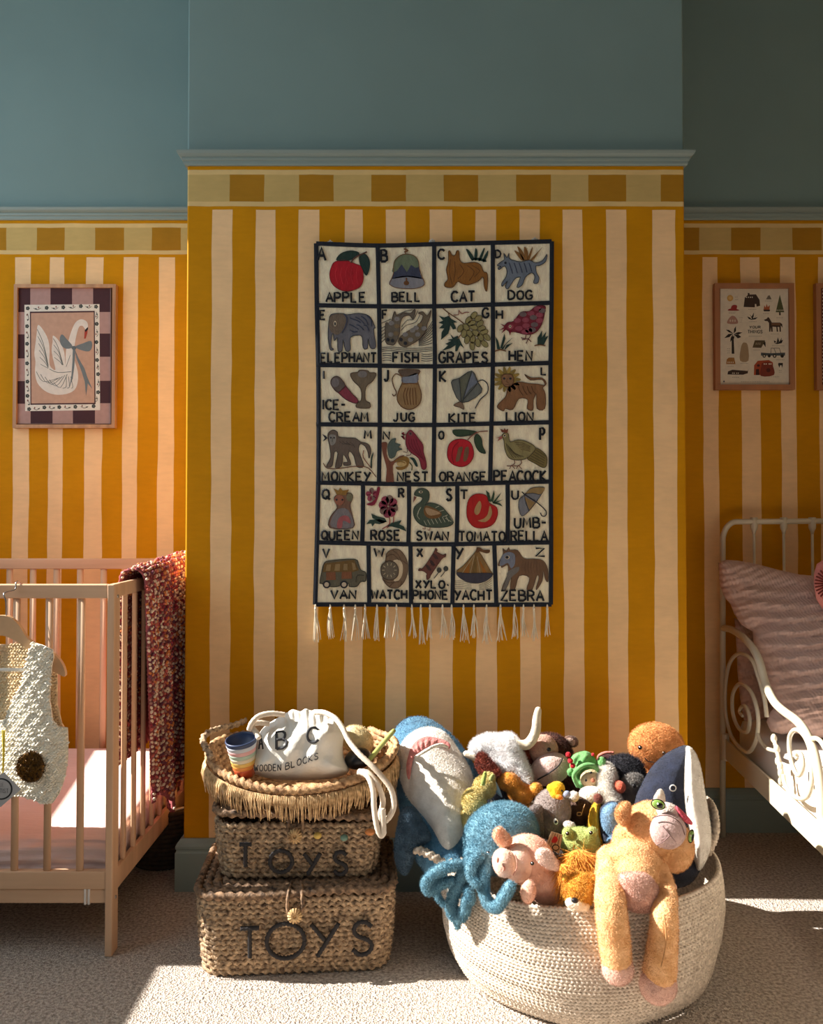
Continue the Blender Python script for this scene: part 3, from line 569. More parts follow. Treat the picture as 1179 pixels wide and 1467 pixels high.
a.outline([(825,110),(850,65),(900,55),(945,85),(945,150),(915,190),(960,175),(1040,200),(1100,260),(1148,335),(1100,370),(1000,378),(900,365),(840,320),(818,260),(830,205),(880,165),(890,130)], (72,84,70), (50,56,50), 1, 6)
a.poly([(815,175),(822,120),(845,128),(832,150)], (122,72,60), 2, False); a.circ(878,85,17,10,CRM2,3); a.circ(880,85,9,7,DK,4)
a.poly([(915,200),(980,215),(1050,260),(1020,300),(940,300),(905,260)], (118,84,48), 2); a.poly([(920,215),(990,235),(1040,262),(960,280),(925,255)], (170,142,110), 3)
for k in range(8): a.line([(905+k*30,320-k*6),(925+k*31,360-k*5)], 5, (178,178,158), 2)
for P in ([(860,240),(850,280),(870,310)],[(880,210),(862,240),(855,270)],[(1000,215),(1030,200)],[(1030,245),(1070,235)],[(1060,290),(1100,275)],[(1080,300),(1130,330)]): a.line(P, 5, (190,186,164), 2)
a.line([(912,370),(915,390),(892,385)],6,(150,96,70),1); a.line([(955,372),(952,400),(935,395)],6,(150,96,70),1); a.mk('embroidered_swan', hang)
a = Art(AY, C10)
a.outline([(185,320),(210,200),(290,140),(400,155),(440,240),(520,290),(530,380),(480,480),(380,522),(270,510),(200,430)], (176,32,30), (130,18,20), 1, 9)
a.poly([(330,215),(350,270),(330,350),(295,375),(270,340),(285,280)], (176,142,96), 2); a.poly([(445,270),(470,340),(450,410),(390,455),(310,440),(370,420),(420,370)], (176,142,96), 2)
for P in ([(400,95),(440,130),(460,230),(430,220)],[(490,95),(500,140),(480,230),(455,220)],[(575,120),(560,150),(500,240),(480,230)],[(600,200),(560,220),(500,250),(490,235)],[(590,280),(540,260),(480,245),(470,225),(560,245)]): a.poly(P, (48,72,50), 2, False)
a.mk('embroidered_tomato', hang)
a = Art(AY, C10)
a.outline([(835,150),(900,80),(980,62),(1062,70),(1020,150),(960,240),(885,330),(805,388),(770,290),(780,200)], (120,122,130), (46,44,50), 1, 7)
a.poly([(850,130),(920,75),(1060,70),(1020,140),(920,128)], (150,124,80), 2); a.poly([(830,165),(955,235),(890,320)], (142,116,76), 2, False)
for P in ([(840,140),(930,130),(1010,150)],[(835,150),(850,240),(885,330)],[(885,330),(960,240),(1040,120)]): a.line(P, 7, (46,44,50), 3)
a.line([(805,115),(850,155),(980,240),(1075,330),(1070,385),(1030,385),(1015,350)], 13, (44,40,48), 4); a.mk('embroidered_umbrella', hang)
a = Art(AY, C11)
a.outline([(48,345),(60,270),(85,180),(150,160),(335,150),(365,190),(385,240),(425,260),(425,330),(385,335),(350,375),(290,375),(285,350),(220,345),(210,370),(140,378),(60,350)], (98,94,78), (56,52,44), 1, 7)
a.poly([(70,255),(88,185),(330,155),(370,240),(320,255)], (112,86,46), 2, False)
for P in ([(95,245),(105,195),(140,192),(135,245)],[(168,245),(175,190),(215,188),(212,245)],[(240,240),(245,188),(275,188),(275,240)],[(310,175),(335,185),(350,235),(320,240)]): a.poly(P, (146,122,84), 3, False)
a.poly([(100,258),(175,255),(180,320),(100,322)], (128,82,56), 3, False); a.poly([(230,255),(310,252),(312,310),(225,312)], (128,82,56), 3, False)
a.line([(345,340),(350,295),(370,280),(410,285)],7,(56,52,44),3)
for x in (104,247): a.circ(x,358,32,32,DK,3); a.circ(x,358,19,19,(196,180,156),4)
a.mk('embroidered_van', hang)
a = Art(AY, C11)
a.outline([(590,150),(600,100),(650,68),(710,78),(760,150),(772,240),(745,330),(690,385),(620,380),(575,330),(565,290)], (122,100,78), (84,62,46), 1, 6); a.poly([(650,165),(700,155),(730,200),(725,280),(690,330),(655,325),(690,280),(695,220)], (204,186,156), 2)
a.outline([(550,240),(560,195),(610,165),(660,175),(692,220),(690,280),(655,315),(600,318),(560,290)], (104,94,80), (72,54,42), 3, 7)
for k in range(10): t = k*math.pi/5; a.line([(620+40*math.cos(t),240+40*math.sin(t)),(620+60*math.cos(t),240+62*math.sin(t))], 6, (196,182,150), 5)
for P in ([(595,130),(650,110),(700,160)],[(640,75),(690,110),(720,170)],[(570,320),(620,345),(690,330)],[(620,375),(660,340),(700,335)],[(725,160),(765,190)],[(720,330),(712,375)]): a.line(P, 5, (84,62,46), 3)
a.mk('embroidered_watch', hang)
a = Art(AY, C11)
a.outline([(860,245),(870,225),(900,220),(985,95),(1000,60),(1015,75),(1010,90),(1060,115),(1085,105),(1080,130),(1050,150),(965,275),(955,300),(930,318),(925,285),(930,270),(895,245)], (108,66,58), (84,48,42), 1, 6)
for x,y in ((990,120),(965,175),(935,215)): a.poly([(x-15,y-15),(x+10,y-10),(x+30,y+25),(x+5,y+25)], (64,44,44), 2)
for x,y in ((1030,240),(1085,228)): a.circ(x,y,20,22,(66,66,62),2); a.line([(x-5,y+20),(x-42,y+68)], 7, (66,58,52), 1)
a.mk('embroidered_xylophone', hang)
a = Art(AY, C12)
a.outline([(108,340),(180,270),(310,120),(330,70),(350,110),(480,330),(490,370),(300,400)], (138,106,62), (84,62,36), 1, 7)
for i,P in enumerate(([(180,345),(250,220),(240,350)],[(275,350),(315,150),(330,350)],[(395,350),(345,190),(440,350)])): a.poly(P, [(150,94,34),(112,88,46),(150,94,34)][i], 2, False)
for P in ([(170,345),(300,150)],[(255,350),(300,160)],[(365,350),(330,170)]): a.line(P, 8, (170,150,116), 3)
a.outline([(108,345),(200,350),(300,352),(400,350),(490,355),(480,395),(400,445),(310,460),(210,440),(130,390)], (62,60,72), (46,44,52), 3, 6)
a.poly([(315,110),(335,70),(370,75),(400,95),(465,95),(465,125),(430,135),(360,115),(330,130)], (102,70,44), 3)
for k in range(5): a.line([(88,435+k*20),(180,438+k*20),(270,470+k*14)], 4, (96,88,76), 1); a.line([(490,405+k*26),(440,450+k*18),(350,480+k*13)], 4, (96,88,76), 1)
a.mk('embroidered_yacht', hang)
a = Art(AY, C12)
a.outline([(560,250),(600,170),(615,130),(610,80),(645,110),(675,70),(690,100),(770,100),(840,190),(950,195),(1050,215),(1100,310),(1102,440),(1075,420),(1050,320),(1040,430),(980,530),(975,500),(1005,400),(980,380),(930,530),(870,525),(900,400),(790,380),(740,530),(690,530),(700,400),(640,530),(600,520),(650,400),(670,330),(660,260),(600,290),(590,270),(565,270)], (112,84,62), (84,66,54), 1, 6)
a.poly([(575,250),(610,150),(680,120),(740,150),(740,250),(700,300),(665,240),(600,270)], (118,124,140), 2); a.poly([(610,520),(650,410),(670,330),(780,280),(780,330),(700,400),(640,525)], (112,108,104), 2)
a.circ(658,178,26,20,CRM2,3); a.circ(655,178,19,16,DK,4)
for k in range(6): a.line([(860+k*30,225),(850+k*32,290),(865+k*30,350)], 6, (96,72,52), 2)
a.mk('embroidered_zebra', hang)
# tassels and hooks
cot_ = mat('cotton_string', (240,226,200), .9, .08, 60, .3, 500)
tx = [452,473,493,509,523,540,555,568,590,603,616,634,647,664,679,697,717,737,750,765,784]
for i,x in enumerate(tx):
    b = B(); L = random.uniform(46,56) if i not in (3,7,10) else 50; thin = i in (3,7,10)
    for k in range(5 if thin else 9):
        dx = random.uniform(-5,7); dy = random.uniform(-.004,.004)
        P = [W(x,866,HY-.002), W(x+random.uniform(-1,1),874,HY-.005), W(x+dx*.5+random.uniform(-1.5,1.5),866+L*.55,HY-.006+dy), W(x+dx+random.uniform(-2,2),866+L*random.uniform(.93,1.05),HY-.006+dy*2)]
        b.tube(smooth_curve(P, False, 5), [.0022,.0016,.0015,.0014,.001], 5)
    b.ell(W(x,872,HY-.005), (.004,.004,.004), None, 8); b.mk('tassel', cot_, hang)
for x,y in ((473,348),(619,346),(766,344)):
    b = B(); b.box(W(x-4,y+3,YB-.008), W(x+4,y-1,YB-.001)); b.tube([W(x-5,y+2,YB-.01),W(x,y-4,YB-.012),W(x+5,y+2,YB-.01)], .0018, 6); b.mk('hanging_hook', mat('white_plastic',(225,220,210),.4), hang)
# ------------------------------------------------------------------ framed pictures
oak = mat('oiled_oak', (196,148,104), .5, .12, 30, .25, 60, stretch=(1,1,.12), c2=(176,128,88))
def frame_at(name, x0,y0,x1,y1, wpx, label, Y0=YA-.003, dep=.022, m=oak):
    Yf = Y0-dep; a = W(x0,y1,Yf); c = W(x1,y0,Yf); w = wpx*Yf/F
    r = empty(name, ((a.x+c.x)/2, Y0, a.z), label, 'picture')
    def q(o, yy): return [(a.x+o,yy,a.z+o),(c.x-o,yy,a.z+o),(c.x-o,yy,c.z-o),(a.x+o,yy,c.z-o)]
    V = q(0,Y0)+q(0,Yf)+q(w,Yf)+q(w,Y0); Fc = []
    for k in range(3):
        for i in range(4): j=(i+1)%4; Fc.append([k*4+i,k*4+j,k*4+4+j,k*4+4+i])
    fix_normals(mk('frame', V, Fc, m, r, False)); b = B(); b.box((a.x+w*.5,Y0-.003,a.z+w*.5),(c.x-w*.5,Y0,c.z-w*.5)); b.mk('backing_board', ink((150,110,80)), r, False)
    return r, Y0-.012
pw = frame_at('picture_frame', 17.8,407,166,613, 5, 'framed white swan print with plum check border above the cot')
sw, PY = pw; C=(0,390,4.2107); a = Art(PY, C, t=.0003, m=ink)
PKM=(176,140,132); AUB=(66,32,38); BG=(196,156,132); WH=(228,220,206); SG=(112,116,112)
a.poly([(94,90),(668,90),(668,914),(94,914)], PKM, 0, False)
for x0,x1,y0,y1 in ((97,183,93,240),(305,435,93,240),(562,665,93,240),(97,183,375,520),(562,665,370,510),(97,187,657,793),(562,667,655,790),(185,317,795,912),(440,573,795,912)): a.poly([(x0,y0),(x1,y0),(x1,y1),(x0,y1)], AUB, 1, False)
a.poly([(148,197),(600,193),(604,832),(152,838)], WH, 2, False); a.poly([(181,238),(572,233),(577,796),(184,800)], AUB, 3, False); a.poly([(188,247),(566,242),(570,788),(190,792)], BG, 4, False)
fl = [(168,218),(282,215),(382,212),(488,205),(580,208),(584,312),(582,422),(586,530),(592,615),(592,724),(565,808),(455,812),(358,814),(268,816),(176,826),(166,746),(166,660),(164,550),(164,432),(164,326)]
for i,(x,y) in enumerate(fl):
    for k in range(5): t=k*1.2566; a.circ(x+7*math.cos(t),y+7*math.sin(t),6,6,(70,76,72),3,6)
    nx,ny = fl[(i+1)%len(fl)]; mx_,my_ = (x+nx)/2,(y+ny)/2
    a.line([(x*.7+nx*.3,y*.7+ny*.3),(mx_+8,my_+8) if abs(nx-x)<40 else (mx_,my_+10),(x*.3+nx*.7,y*.3+ny*.7)], 3.5, (90,84,74), 3); a.circ(x*.6+nx*.4+3,y*.6+ny*.4+4,7,4,(70,76,72),3,6); a.circ(x*.4+nx*.6-3,y*.4+ny*.6-4,4,7,(140,92,80),3,6)
SW=(226,216,204)
a.poly([(230,318),(262,350),(292,410),(300,480),(300,560),(335,590),(320,520),(312,470),(318,420),(322,382),(360,420),(388,480),(395,560),(398,480),(412,420),(430,360),(455,305),(490,284),(525,300),(532,335),(520,350),(500,325),(478,330),(462,380),(450,450),(448,520),(470,600),(470,660),(450,710),(400,735),(330,738),(270,715),(225,665),(212,600),(215,540),(208,490),(215,430),(222,370)], SW, 5)
for k in range(6): a.line([(225+k*4,345+k*42),(262+k*2,430+k*28),(292,560+k*4)], 3.5, SG, 6)
for k in range(4): a.line([(322+k*2,400+k*38),(350+k*4,450+k*30),(382-k*2,560)], 3.5, SG, 6)
for k in range(8): a.line([(220+k*26,600+k*16),(262+k*26,660+k*9),(350+k*14,640-k*6)] if k<5 else [(250+k*26,700),(300+k*20,690),(330+k*14,630)], 3.5, SG, 6)
a.line([(300,585),(350,605),(430,600)],4,SG,6); a.line([(400,570),(425,500)],3,SG,6)
GY=(112,120,122)
a.poly([(440,450),(400,400),(375,375),(362,400),(370,440),(400,462)], GY, 7); a.poly([(455,450),(500,430),(550,415),(555,455),(535,478),(490,470)], GY, 7); a.circ(447,457,14,12,(96,104,106),8)
a.poly([(440,465),(455,468),(450,560),(440,640),(420,695),(432,620),(438,540)], GY, 7, False); a.poly([(452,465),(475,520),(510,580),(530,640),(558,705),(530,670),(520,745),(512,660),(490,590),(462,520)], GY, 7, False)
a.poly([(512,350),(530,335),(528,365),(518,400),(508,402)], (170,60,40), 7, False); a.poly([(512,350),(532,330),(532,345),(518,362)], (30,28,30), 8, False)
a.mk('print', sw)
yt, PY = frame_at('picture_frame', 1025.2,405.5,1137.8,558, 7.2, 'framed nursery print with small palm tree, donkey and jeep drawings', m=mat('walnut_frame',(176,118,78),.5,.1,30,.2,60,stretch=(1,1,.1)))
C=(980,390,5.925); a = Art(PY, C, t=.0003, m=ink); INK=(44,36,30); BRN=(66,48,38)
a.poly([(308,122),(898,122),(898,955),(308,955)], (226,214,192), 0, False)
a.circ(390,220,26,27,(206,160,84),1); a.circ(390,220,14,14,(222,182,112),2)
a.poly([(505,295),(515,215),(540,195),(540,175),(555,178),(556,190),(610,188),(640,235),(645,285),(615,292),(612,270),(600,270),(600,298)], BRN, 1, False)
for x in (528,545,562,578): a.circ(x,213,5,6,(226,214,192),2,8)
a.poly([(695,230),(712,200),(725,195),(742,230)], (110,98,86), 1, False); a.poly([(777,340),(812,190),(850,340)], (84,86,52), 1, False); a.poly([(806,340),(818,340),(820,365),(806,365)], BRN, 2, False)
for x in (790,806,822,838): a.circ(x,323,4,6,(226,214,192),2,8)
a.poly([(372,318),(400,308),(440,312),(468,320),(455,326),(380,326)], (150,44,40), 1); a.poly([(400,318),(402,290),(420,278),(442,280),(450,290),(440,318)], (160,48,44), 2)
for P in ([(675,320),(680,280),(692,300),(700,268),(710,295),(728,280),(724,320)],): a.poly(P, (178,92,54), 1, False)
a.poly([(672,318),(730,318),(726,332),(678,332)], INK, 2, False)
a.poly([(368,435),(378,395),(408,370),(440,385),(456,435)], (176,132,116), 1)
for x in (392,412,432): a.circ(x,412,6,11,(214,194,172),2,8)
for P in ([(535,375),(560,385),(575,402),(550,398)],[(555,355),(572,375),(580,402)],[(592,342),(590,375),(580,402),(572,380)],[(620,358),(600,380),(585,402)],[(625,382),(605,400),(560,405),(580,392)]): a.poly(P, INK, 1, False)
for P in ([(418,520),(380,490),(355,488),(380,510)],[(420,520),(425,480),(440,458),(440,500)],[(425,520),(460,508),(495,512),(460,530)],[(420,525),(460,530),(485,550),(455,562)],[(415,520),(375,525),(340,560),(385,550)],[(412,525),(395,560),(390,592),(415,565)],[(425,525),(425,560),(408,590)]): a.poly(P, INK, 1, False)
a.poly([(403,545),(420,545),(426,692),(404,692)], INK, 2, False)
a.poly([(675,405),(700,395),(712,380),(722,388),(735,410),(745,428),(815,428),(832,440),(836,472),(820,452),(822,505),(810,505),(808,465),(792,465),(798,505),(786,505),(782,465),(750,462),(752,505),(740,505),(736,465),(732,505),(722,505),(720,430),(708,415),(690,415)], BRN, 1, False)
a.poly([(740,432),(815,432),(815,452),(742,450)], (122,84,58), 2, False)
for P in ([(765,600),(762,578),(785,592)],[(785,600),(795,552),(808,590)],[(805,600),(828,555),(825,590)],[(765,605),(800,595),(840,572),(828,602),(790,610)]): a.poly(P, INK, 1, False)
a.poly([(475,750),(480,650),(495,605),(515,597),(540,620),(546,750)], (168,142,108), 1); a.poly([(580,640),(600,578),(685,578),(692,636),(672,610),(655,642)], (94,78,54), 1, False); a.poly([(672,600),(690,592),(692,636)], INK, 2, False)
for x in (612,628,644): a.line([(x,598),(x-2,616)],4,(214,196,164),2)
a.line([(735,690),(738,645),(808,645),(822,690)], 5, INK, 1, False, False); a.line([(762,645),(780,690)],4,INK,1); a.poly([(652,682),(735,688),(858,682),(856,708),(652,708)], (76,82,84), 1, False)
for x,y,r_ in ((680,711,15),(722,711,13),(768,711,16),(832,711,15)): a.circ(x,y,r_,r_,INK,2,12); 
for x in (680,768): a.circ(x,711,7,7,(226,214,192),3,10)
for P,c in (([(357,780),(362,740),(378,725),(425,725),(436,780)],(168,116,58)),([(368,868),(372,842),(410,828),(540,838),(545,820),(540,858),(500,870)],(62,46,38)),([(592,873),(594,790),(625,752),(720,746),(752,765),(762,873)],(172,74,40))): a.poly(P, c, 1, False)
a.poly([(650,880),(655,800),(665,770),(730,765),(755,800),(762,873)], (128,52,34), 2); a.poly([(608,873),(610,825),(635,822),(640,873)], (58,28,24), 3, False); a.circ(630,792,13,11,(84,34,26),3,10); a.circ(715,832,18,18,(84,34,26),3,10)
for x in (680,696,722,736): a.circ(x,779,6,6,(226,214,192),3,8)
a.poly([(797,780),(802,770),(838,770),(838,785),(832,812),(826,790),(815,790),(808,812)], INK, 1, False)
for x in (372,386,400,416): a.circ(x,765,4,7,(226,214,192),2,6)
for x in (412,426,446,460): a.circ(x,857,5,5,(226,214,192),2,8)
a.text('YOUR',556,456,650,476,INK,5,3); a.text('THINGS',540,492,668,518,INK,5,3)
for x0,y,x1 in ((548,543,658),(432,212,462),(434,232,458),(380,346,440),(470,388,498),(470,405,498),(470,422,496),(550,420,615),(545,316,612),(688,244,748),(668,351,726),(785,386,845),(735,524,802),(748,624,850),(590,660,645),(783,744,850),(478,774,550),(365,650,388),(365,668,388),(365,686,388),(370,800,430),(408,892,470),(740,888,806),(805,833,828),(805,848,828),(482,930,722)):
    x = x0
    while x < x1-4: w_ = random.uniform(6,13); a.line([(x,y),(min(x+w_,x1),y)], 3, (112,96,82), 1); x += w_+5
a.circ(338,927,7,8,(70,74,84),1,8); a.mk('print', yt)
rf, PY = frame_at('picture_frame', 1170.6,405.5,1283,558, 7.2, 'plum print with white dots, cut off by the right image edge', m=mat('walnut_frame',(176,118,78),.5,.1,30,.2,60,stretch=(1,1,.1)))
a = Art(PY, C, t=.0003, m=ink); a.poly([(1165,125),(1765,125),(1765,955),(1165,955)], (96,44,40), 0, False)
for k in range(26): a.circ(1180,150+k*31,8,8,(224,206,184),1,8)
a.mk('print', rf)
# ------------------------------------------------------------------ cot
pine = mat('bare_beech_wood', (226,186,150), .55, .07, 22, .2, 50, stretch=(1,1,.1), c2=(214,172,136))
pineh = mat('bare_beech_wood_rail', (226,186,150), .55, .07, 22, .2, 50, stretch=(.1,1,1), c2=(214,172,136))
CF, CB, CXR, CT = 2.098, 2.845, -.755, .937
cot = empty('cot', (-1.35, 2.47, 0), 'pale wooden slatted cot standing in the left alcove under the swan print', 'cot')
steel = mat('steel', (170,170,170), .3, .02, 5, metal=1)
def one(name, a, b_, m, par, bev=.003):
    return B().box(a, b_, bev=bev).mk(name, m, par, False)
CXL = -1.965
for x0,x1 in ((CXR-.019,CXR),(CXL,CXL+.019)):
    p = one('post', (x0,CF,0), (x1,CF+.044,CT), pine, cot)
    if x0 > -1:
        b = B()
        for z in (.14,.905): b.tube([(CXR-.002,CF+.024,z),(CXR+.0015,CF+.024,z)], .0045, 12)
        b.mk('bolt', steel, cot)
    one('post', (x0,CB-.044,0), (x1,CB,CT+.03), pine, cot)
one('top_rail', (CXL+.019,CF+.002,CT-.036), (CXR-.0185,CF+.02,CT), pineh, cot); one('top_rail', (CXL+.019,CB-.022,CT-.006), (CXR-.0185,CB-.004,CT+.03), pineh, cot)
one('bottom_rail', (CXL+.019,CF+.003,.167), (CXR-.0185,CF+.024,.212), pineh, cot); one('bottom_rail', (CXL+.019,CF+.008,.130), (CXR-.0185,CF+.028,.166), pineh, cot)
one('bottom_rail', (CXL+.019,CB-.024,.167), (CXR-.0185,CB-.004,.212), pineh, cot)
for xs,xe in ((CXR-.0165,CXR-.0025),(CXL+.0025,CXL+.0165)):
    one('side_rail', (xs,CF+.044,CT-.036), (xe,CB-.044,CT), pine, cot); one('side_rail', (xs,CF+.044,.150), (xe,CB-.044,.205), pine, cot)
    for k in range(8):
        y = CF+.104+k*.0795; b = B(); b.box((xs+.001,y-.0085,.203),(xe-.001,y+.0085,CT-.034), bev=.004); b.mk('slat', pine, cot, False)
for k in range(14):
    x = W(113.5,1000,CF).x-k*.0829
    if x > CXL+.03: b = B(); b.tube([(x,CF+.012,.21),(x,CF+.012,CT-.033)], .0098, 12, flat=.62, up=(0,1,0)); b.mk('slat', pine, cot)
for k in range(14):
    x = W(148,900,CB-.013).x-k*.0807
    if x > CXL+.03: b = B(); b.tube([(x,CB-.013,.21),(x,CB-.013,CT-.004)], .0112, 12, flat=.55, up=(0,1,0)); b.mk('slat', pine, cot)
b = B()
for dx in (0,.009): b.box((W(119,1280,CF).x+dx,CF+.005,.128),(W(119,1280,CF).x+.006+dx,CF+.031,.169), bev=.001)
b.mk('rubber_band', mat('clear_rubber',(235,225,215),.3), cot, False)
b = B(); b.box((CXL+.02,CF+.03,.150),(CXR-.02,CB-.03,.166)); b.mk('mattress_base', pineh, cot, False)
# mattress with muslin sheet
mus = mat('pink_muslin_sheet', (232,206,198), .9, .05, 14, .6, 120, .1, stretch=(.15,1,1), bdist=.004)
V = []; nx, ns = 90, 40
prof = []
y0,y1,z0,z1,r,rz = CF+.034, CB-.035, .168, .330, .045, .04
pr = [(y1,z0),(y1,z1-.02),(y1-.02,z1)]+[(y1+(y0+r-y1)*t, z1-.062*t) for t in np.linspace(.05,1,22)]+[(y0+r-r*math.sin(a_), z1-.062-rz+rz*math.cos(a_)) for a_ in np.linspace(.12,math.pi/2,12)]+[(y0+.004*math.sin(t*9),z1-.062-rz+(z0-z1+.062+rz)*t) for t in np.linspace(.1,1,12)]
X0, X1 = CXL+.025, CXR-.024
for i in range(nx+1):
    x = X0+(X1-X0)*i/nx; e = min(1, min(i,nx-i)/3)
    for j,(y,z) in enumerate(pr):
        w_ = .004*math.sin(z*260+2*math.sin(x*9))*(1 if j>26 else 0)+.0025*math.sin(x*11+y*9)
        V.append((x, y-(w_ if j>26 else 0), z0+(z-z0)*(.93+.07*math.sqrt(e))+w_*.6*(j>2 and j < len(pr)-2)))
k = len(pr); Fc = [[i*k+j,(i+1)*k+j,(i+1)*k+j+1,i*k+j+1] for i in range(nx) for j in range(k-1)]+[[i*k+k-1,(i+1)*k+k-1,(i+1)*k,i*k] for i in range(nx)]+[list(range(k)), [nx*k+j for j in range(k)][::-1]]
tag(fix_normals(mk('mattress', V, Fc, mus, loc=((X0+X1)/2,(y0+y1)/2,z0))), 'cot mattress under a pale pink crinkled muslin sheet, half in sun', 'mattress')
# crocheted blanket over the cot's end rail
def yarn_mat(name, cols, sc=7, st=(1,1,.12), seed=0):
    m, nt, b = nodes(name); b.inputs['Roughness'].default_value = .95; b.inputs['Sheen Weight'].default_value = .3
    tc = N(nt,'ShaderNodeTexCoord'); mp = N(nt,'ShaderNodeMapping'); mp.inputs['Scale'].default_value = st; mp.inputs['Location'].default_value = (seed,seed,0)
    n = N(nt,'ShaderNodeTexNoise'); n.inputs['Scale'].default_value = sc; n.inputs['Detail'].default_value = 6; n.inputs['Roughness'].default_value = .75
    nt.links.new(tc.outputs['Object'], mp.inputs[0]); nt.links.new(mp.outputs[0], n.inputs[0])
    r = N(nt,'ShaderNodeValToRGB'); cr = r.color_ramp; cr.elements[0].position=.28; cr.elements[0].color=(*lin(cols[0]),1); cr.elements[1].position=.72; cr.elements[1].color=(*lin(cols[-1]),1)
    for i,c in enumerate(cols[1:-1]): e = cr.elements.new(.28+.44*(i+1)/(len(cols)-1)); e.color=(*lin(c),1)
    nt.links.new(n.outputs[0], r.inputs[0]); nt.links.new(r.outputs[0], b.inputs['Base Color'])
    n2 = N(nt,'ShaderNodeTexNoise'); n2.inputs['Scale'].default_value = 350; nt.links.new(tc.outputs['Object'], n2.inputs[0])
    bp = N(nt,'ShaderNodeBump'); bp.inputs['Strength'].default_value=.6; bp.inputs['Distance'].default_value=.002; nt.links.new(n2.outputs[0], bp.inputs['Height']); nt.links.new(bp.outputs[0], b.inputs['Normal'])
    return m
ym = yarn_mat('variegated_wool', [(96,20,44),(196,72,80),(244,204,176),(160,116,104),(250,236,220),(232,124,66),(124,60,76)], 12, (1,2.2,.6))
pf = [(-.722,.27)]+[(-.722-.006*t,.27+t*.66) for t in np.linspace(.02,1,150)]+[(-.7625-.033*math.cos(math.pi-a_)*-1*-1, .935+.03*math.sin(a_)) for a_ in np.linspace(.1,math.pi-.1,16)]+[(-.797,.93-t*.5) for t in np.linspace(.01,1,110)]
pf = [(x if i<151 or i>=167 else -.7625+.034*math.cos((i-151)/15*math.pi), z) for i,(x,z) in enumerate(pf)]
yy = np.arange(2.262, 2.80, .0042); V = []; ny = len(yy)
nrm = []
for i in range(len(pf)):
    a_ = pf[max(i-1,0)]; c_ = pf[min(i+1,len(pf)-1)]; t = Vector((c_[0]-a_[0], c_[1]-a_[1])).normalized(); nrm.append((t.y, -t.x))
for i,(x,z) in enumerate(pf):
    for j,y in enumerate(yy):
        st = .0045*(math.sin(i*1.05+(j%2)*1.6)*math.sin(j*.9))+.0015*math.sin(i*2.3+j*1.7)
        out = i < 151; f = (1-min(1,i/150)) if out else 0
        fold = .012*math.sin(j*.17+.6)*(.3+f) if out else .003*math.sin(j*.2)
        d = st+(fold if out else 0)-(.0 if not out else max(0,(y-2.46))*.0)
        drop = .045*math.sin(j*.085+.4)*f+(.03*f if j<45 else 0)
        shift = -.045*(1-f)*0+.03*f*(1-j/ny)
        top = .025*max(0,(y-2.3)/.5)*(1-f if out else 1)*(1 if i<168 else max(0,1-(i-167)/40))
        V.append((min(x+nrm[i][0]*d, -.70), y+shift, z+nrm[i][1]*d+top-drop*.0+ (drop if out else 0)*1.0))
m_ = len(pf); Fc = [[i*ny+j,(i+1)*ny+j,(i+1)*ny+j+1,i*ny+j+1] for i in range(m_-1) for j in range(ny-1)]
V2, F2 = thicken(V, Fc, .006, (-1,0,0)); SB = B(); SB.V = [tuple(v) for v in V2]; SB.F = F2; SB.M = [0]*len(F2)
jc = [random.randrange(7) for _ in range(ny)]
for i in range(1, m_-1, 2):
    for j in range((i//2)%3, ny, 3):
        if i > 185 and j > 40: continue
        v = V[i*ny+j]; SB.ell((min(v[0]+nrm[i][0]*.002,-.699), v[1], v[2]+nrm[i][1]*.003), (.0046,.0080,.0042), rot(random.uniform(-45,45),0,0), 6, 1+(jc[j] if random.random() < .55 else random.randrange(7)))
V3, F3, M3 = add_fur(SB.V, SB.F, SB.M, 3000, .007, .0008, (0,0,0), .8)
wools = [mat('gap_shade_wool',(150,76,78),.95,.2,60)]+[mat('wool_yarn',c_,.95,.14,80,.4,300,.2) for c_ in ((150,44,62),(244,214,190),(206,108,98),(226,140,84),(176,130,120),(128,70,88),(248,222,200))]  # first wool is the base, darkened to paint shade between the stitches
tag(mk('blanket', V3, F3, wools, fm=M3, loc=(-.76,2.53,.95)), 'chunky crocheted blanket in pinks, burgundy and orange draped over the cot end rail', 'blanket')
# crochet waistcoat on a hanger
knit = mat('cream_crochet_cotton', (248,240,222), .95, .08, 60, .5, 420, .2)
VYF = 2.035
vo = [(45.8,920.6),(59,924),(75,931),(76.3,941),(73.5,956),(71.6,975),(71,1004),(72,1012),(75,1032),(83,1041),(96,1043),(97,1062),(96,1092),(91.6,1117),(84,1137.6),(75,1150.7),(61,1151),(47,1146),(32.7,1142),(21.8,1140),(-20,1139),(-75,1142),(-78,1045),(-40,1040),(-10,1036),(8,1030),(9.8,1022),(17,1006),(29.6,983),(33.4,966),(41,935)]
def vfn(Y, sgn=1):
    def f(u, v):
        k = .0028*math.sin(v*1.15+.5*math.sin(u*.9))*math.cos(u*1.05+(int(v/5.5)%2)*1.5)
        return W(u, v, Y-sgn*k-.02*max(0,1-abs(v-1060)/120)*sgn*.6+.00004*(u-60)**2*.25)
    return f
vest = empty('crochet_waistcoat', (W(20,930,VYF).x, VYF+.02, W(20,930,VYF).z), 'cream crocheted baby waistcoat hanging from the front rail of the cot', 'clothing')
V, Fc = sheet(vo, 1.25, vfn(VYF)); V, Fc = thicken(V, Fc, .006, (0,1,0)); VB = B(); VB.add(V, Fc)
def inside(u, v, O):
    c = False; n = len(O)
    for i in range(n):
        (x1,y1),(x2,y2) = O[i],O[(i+1)%n]
        if (y1 > v) != (y2 > v) and u < (x2-x1)*(v-y1)/(y2-y1)+x1: c = not c
    return c
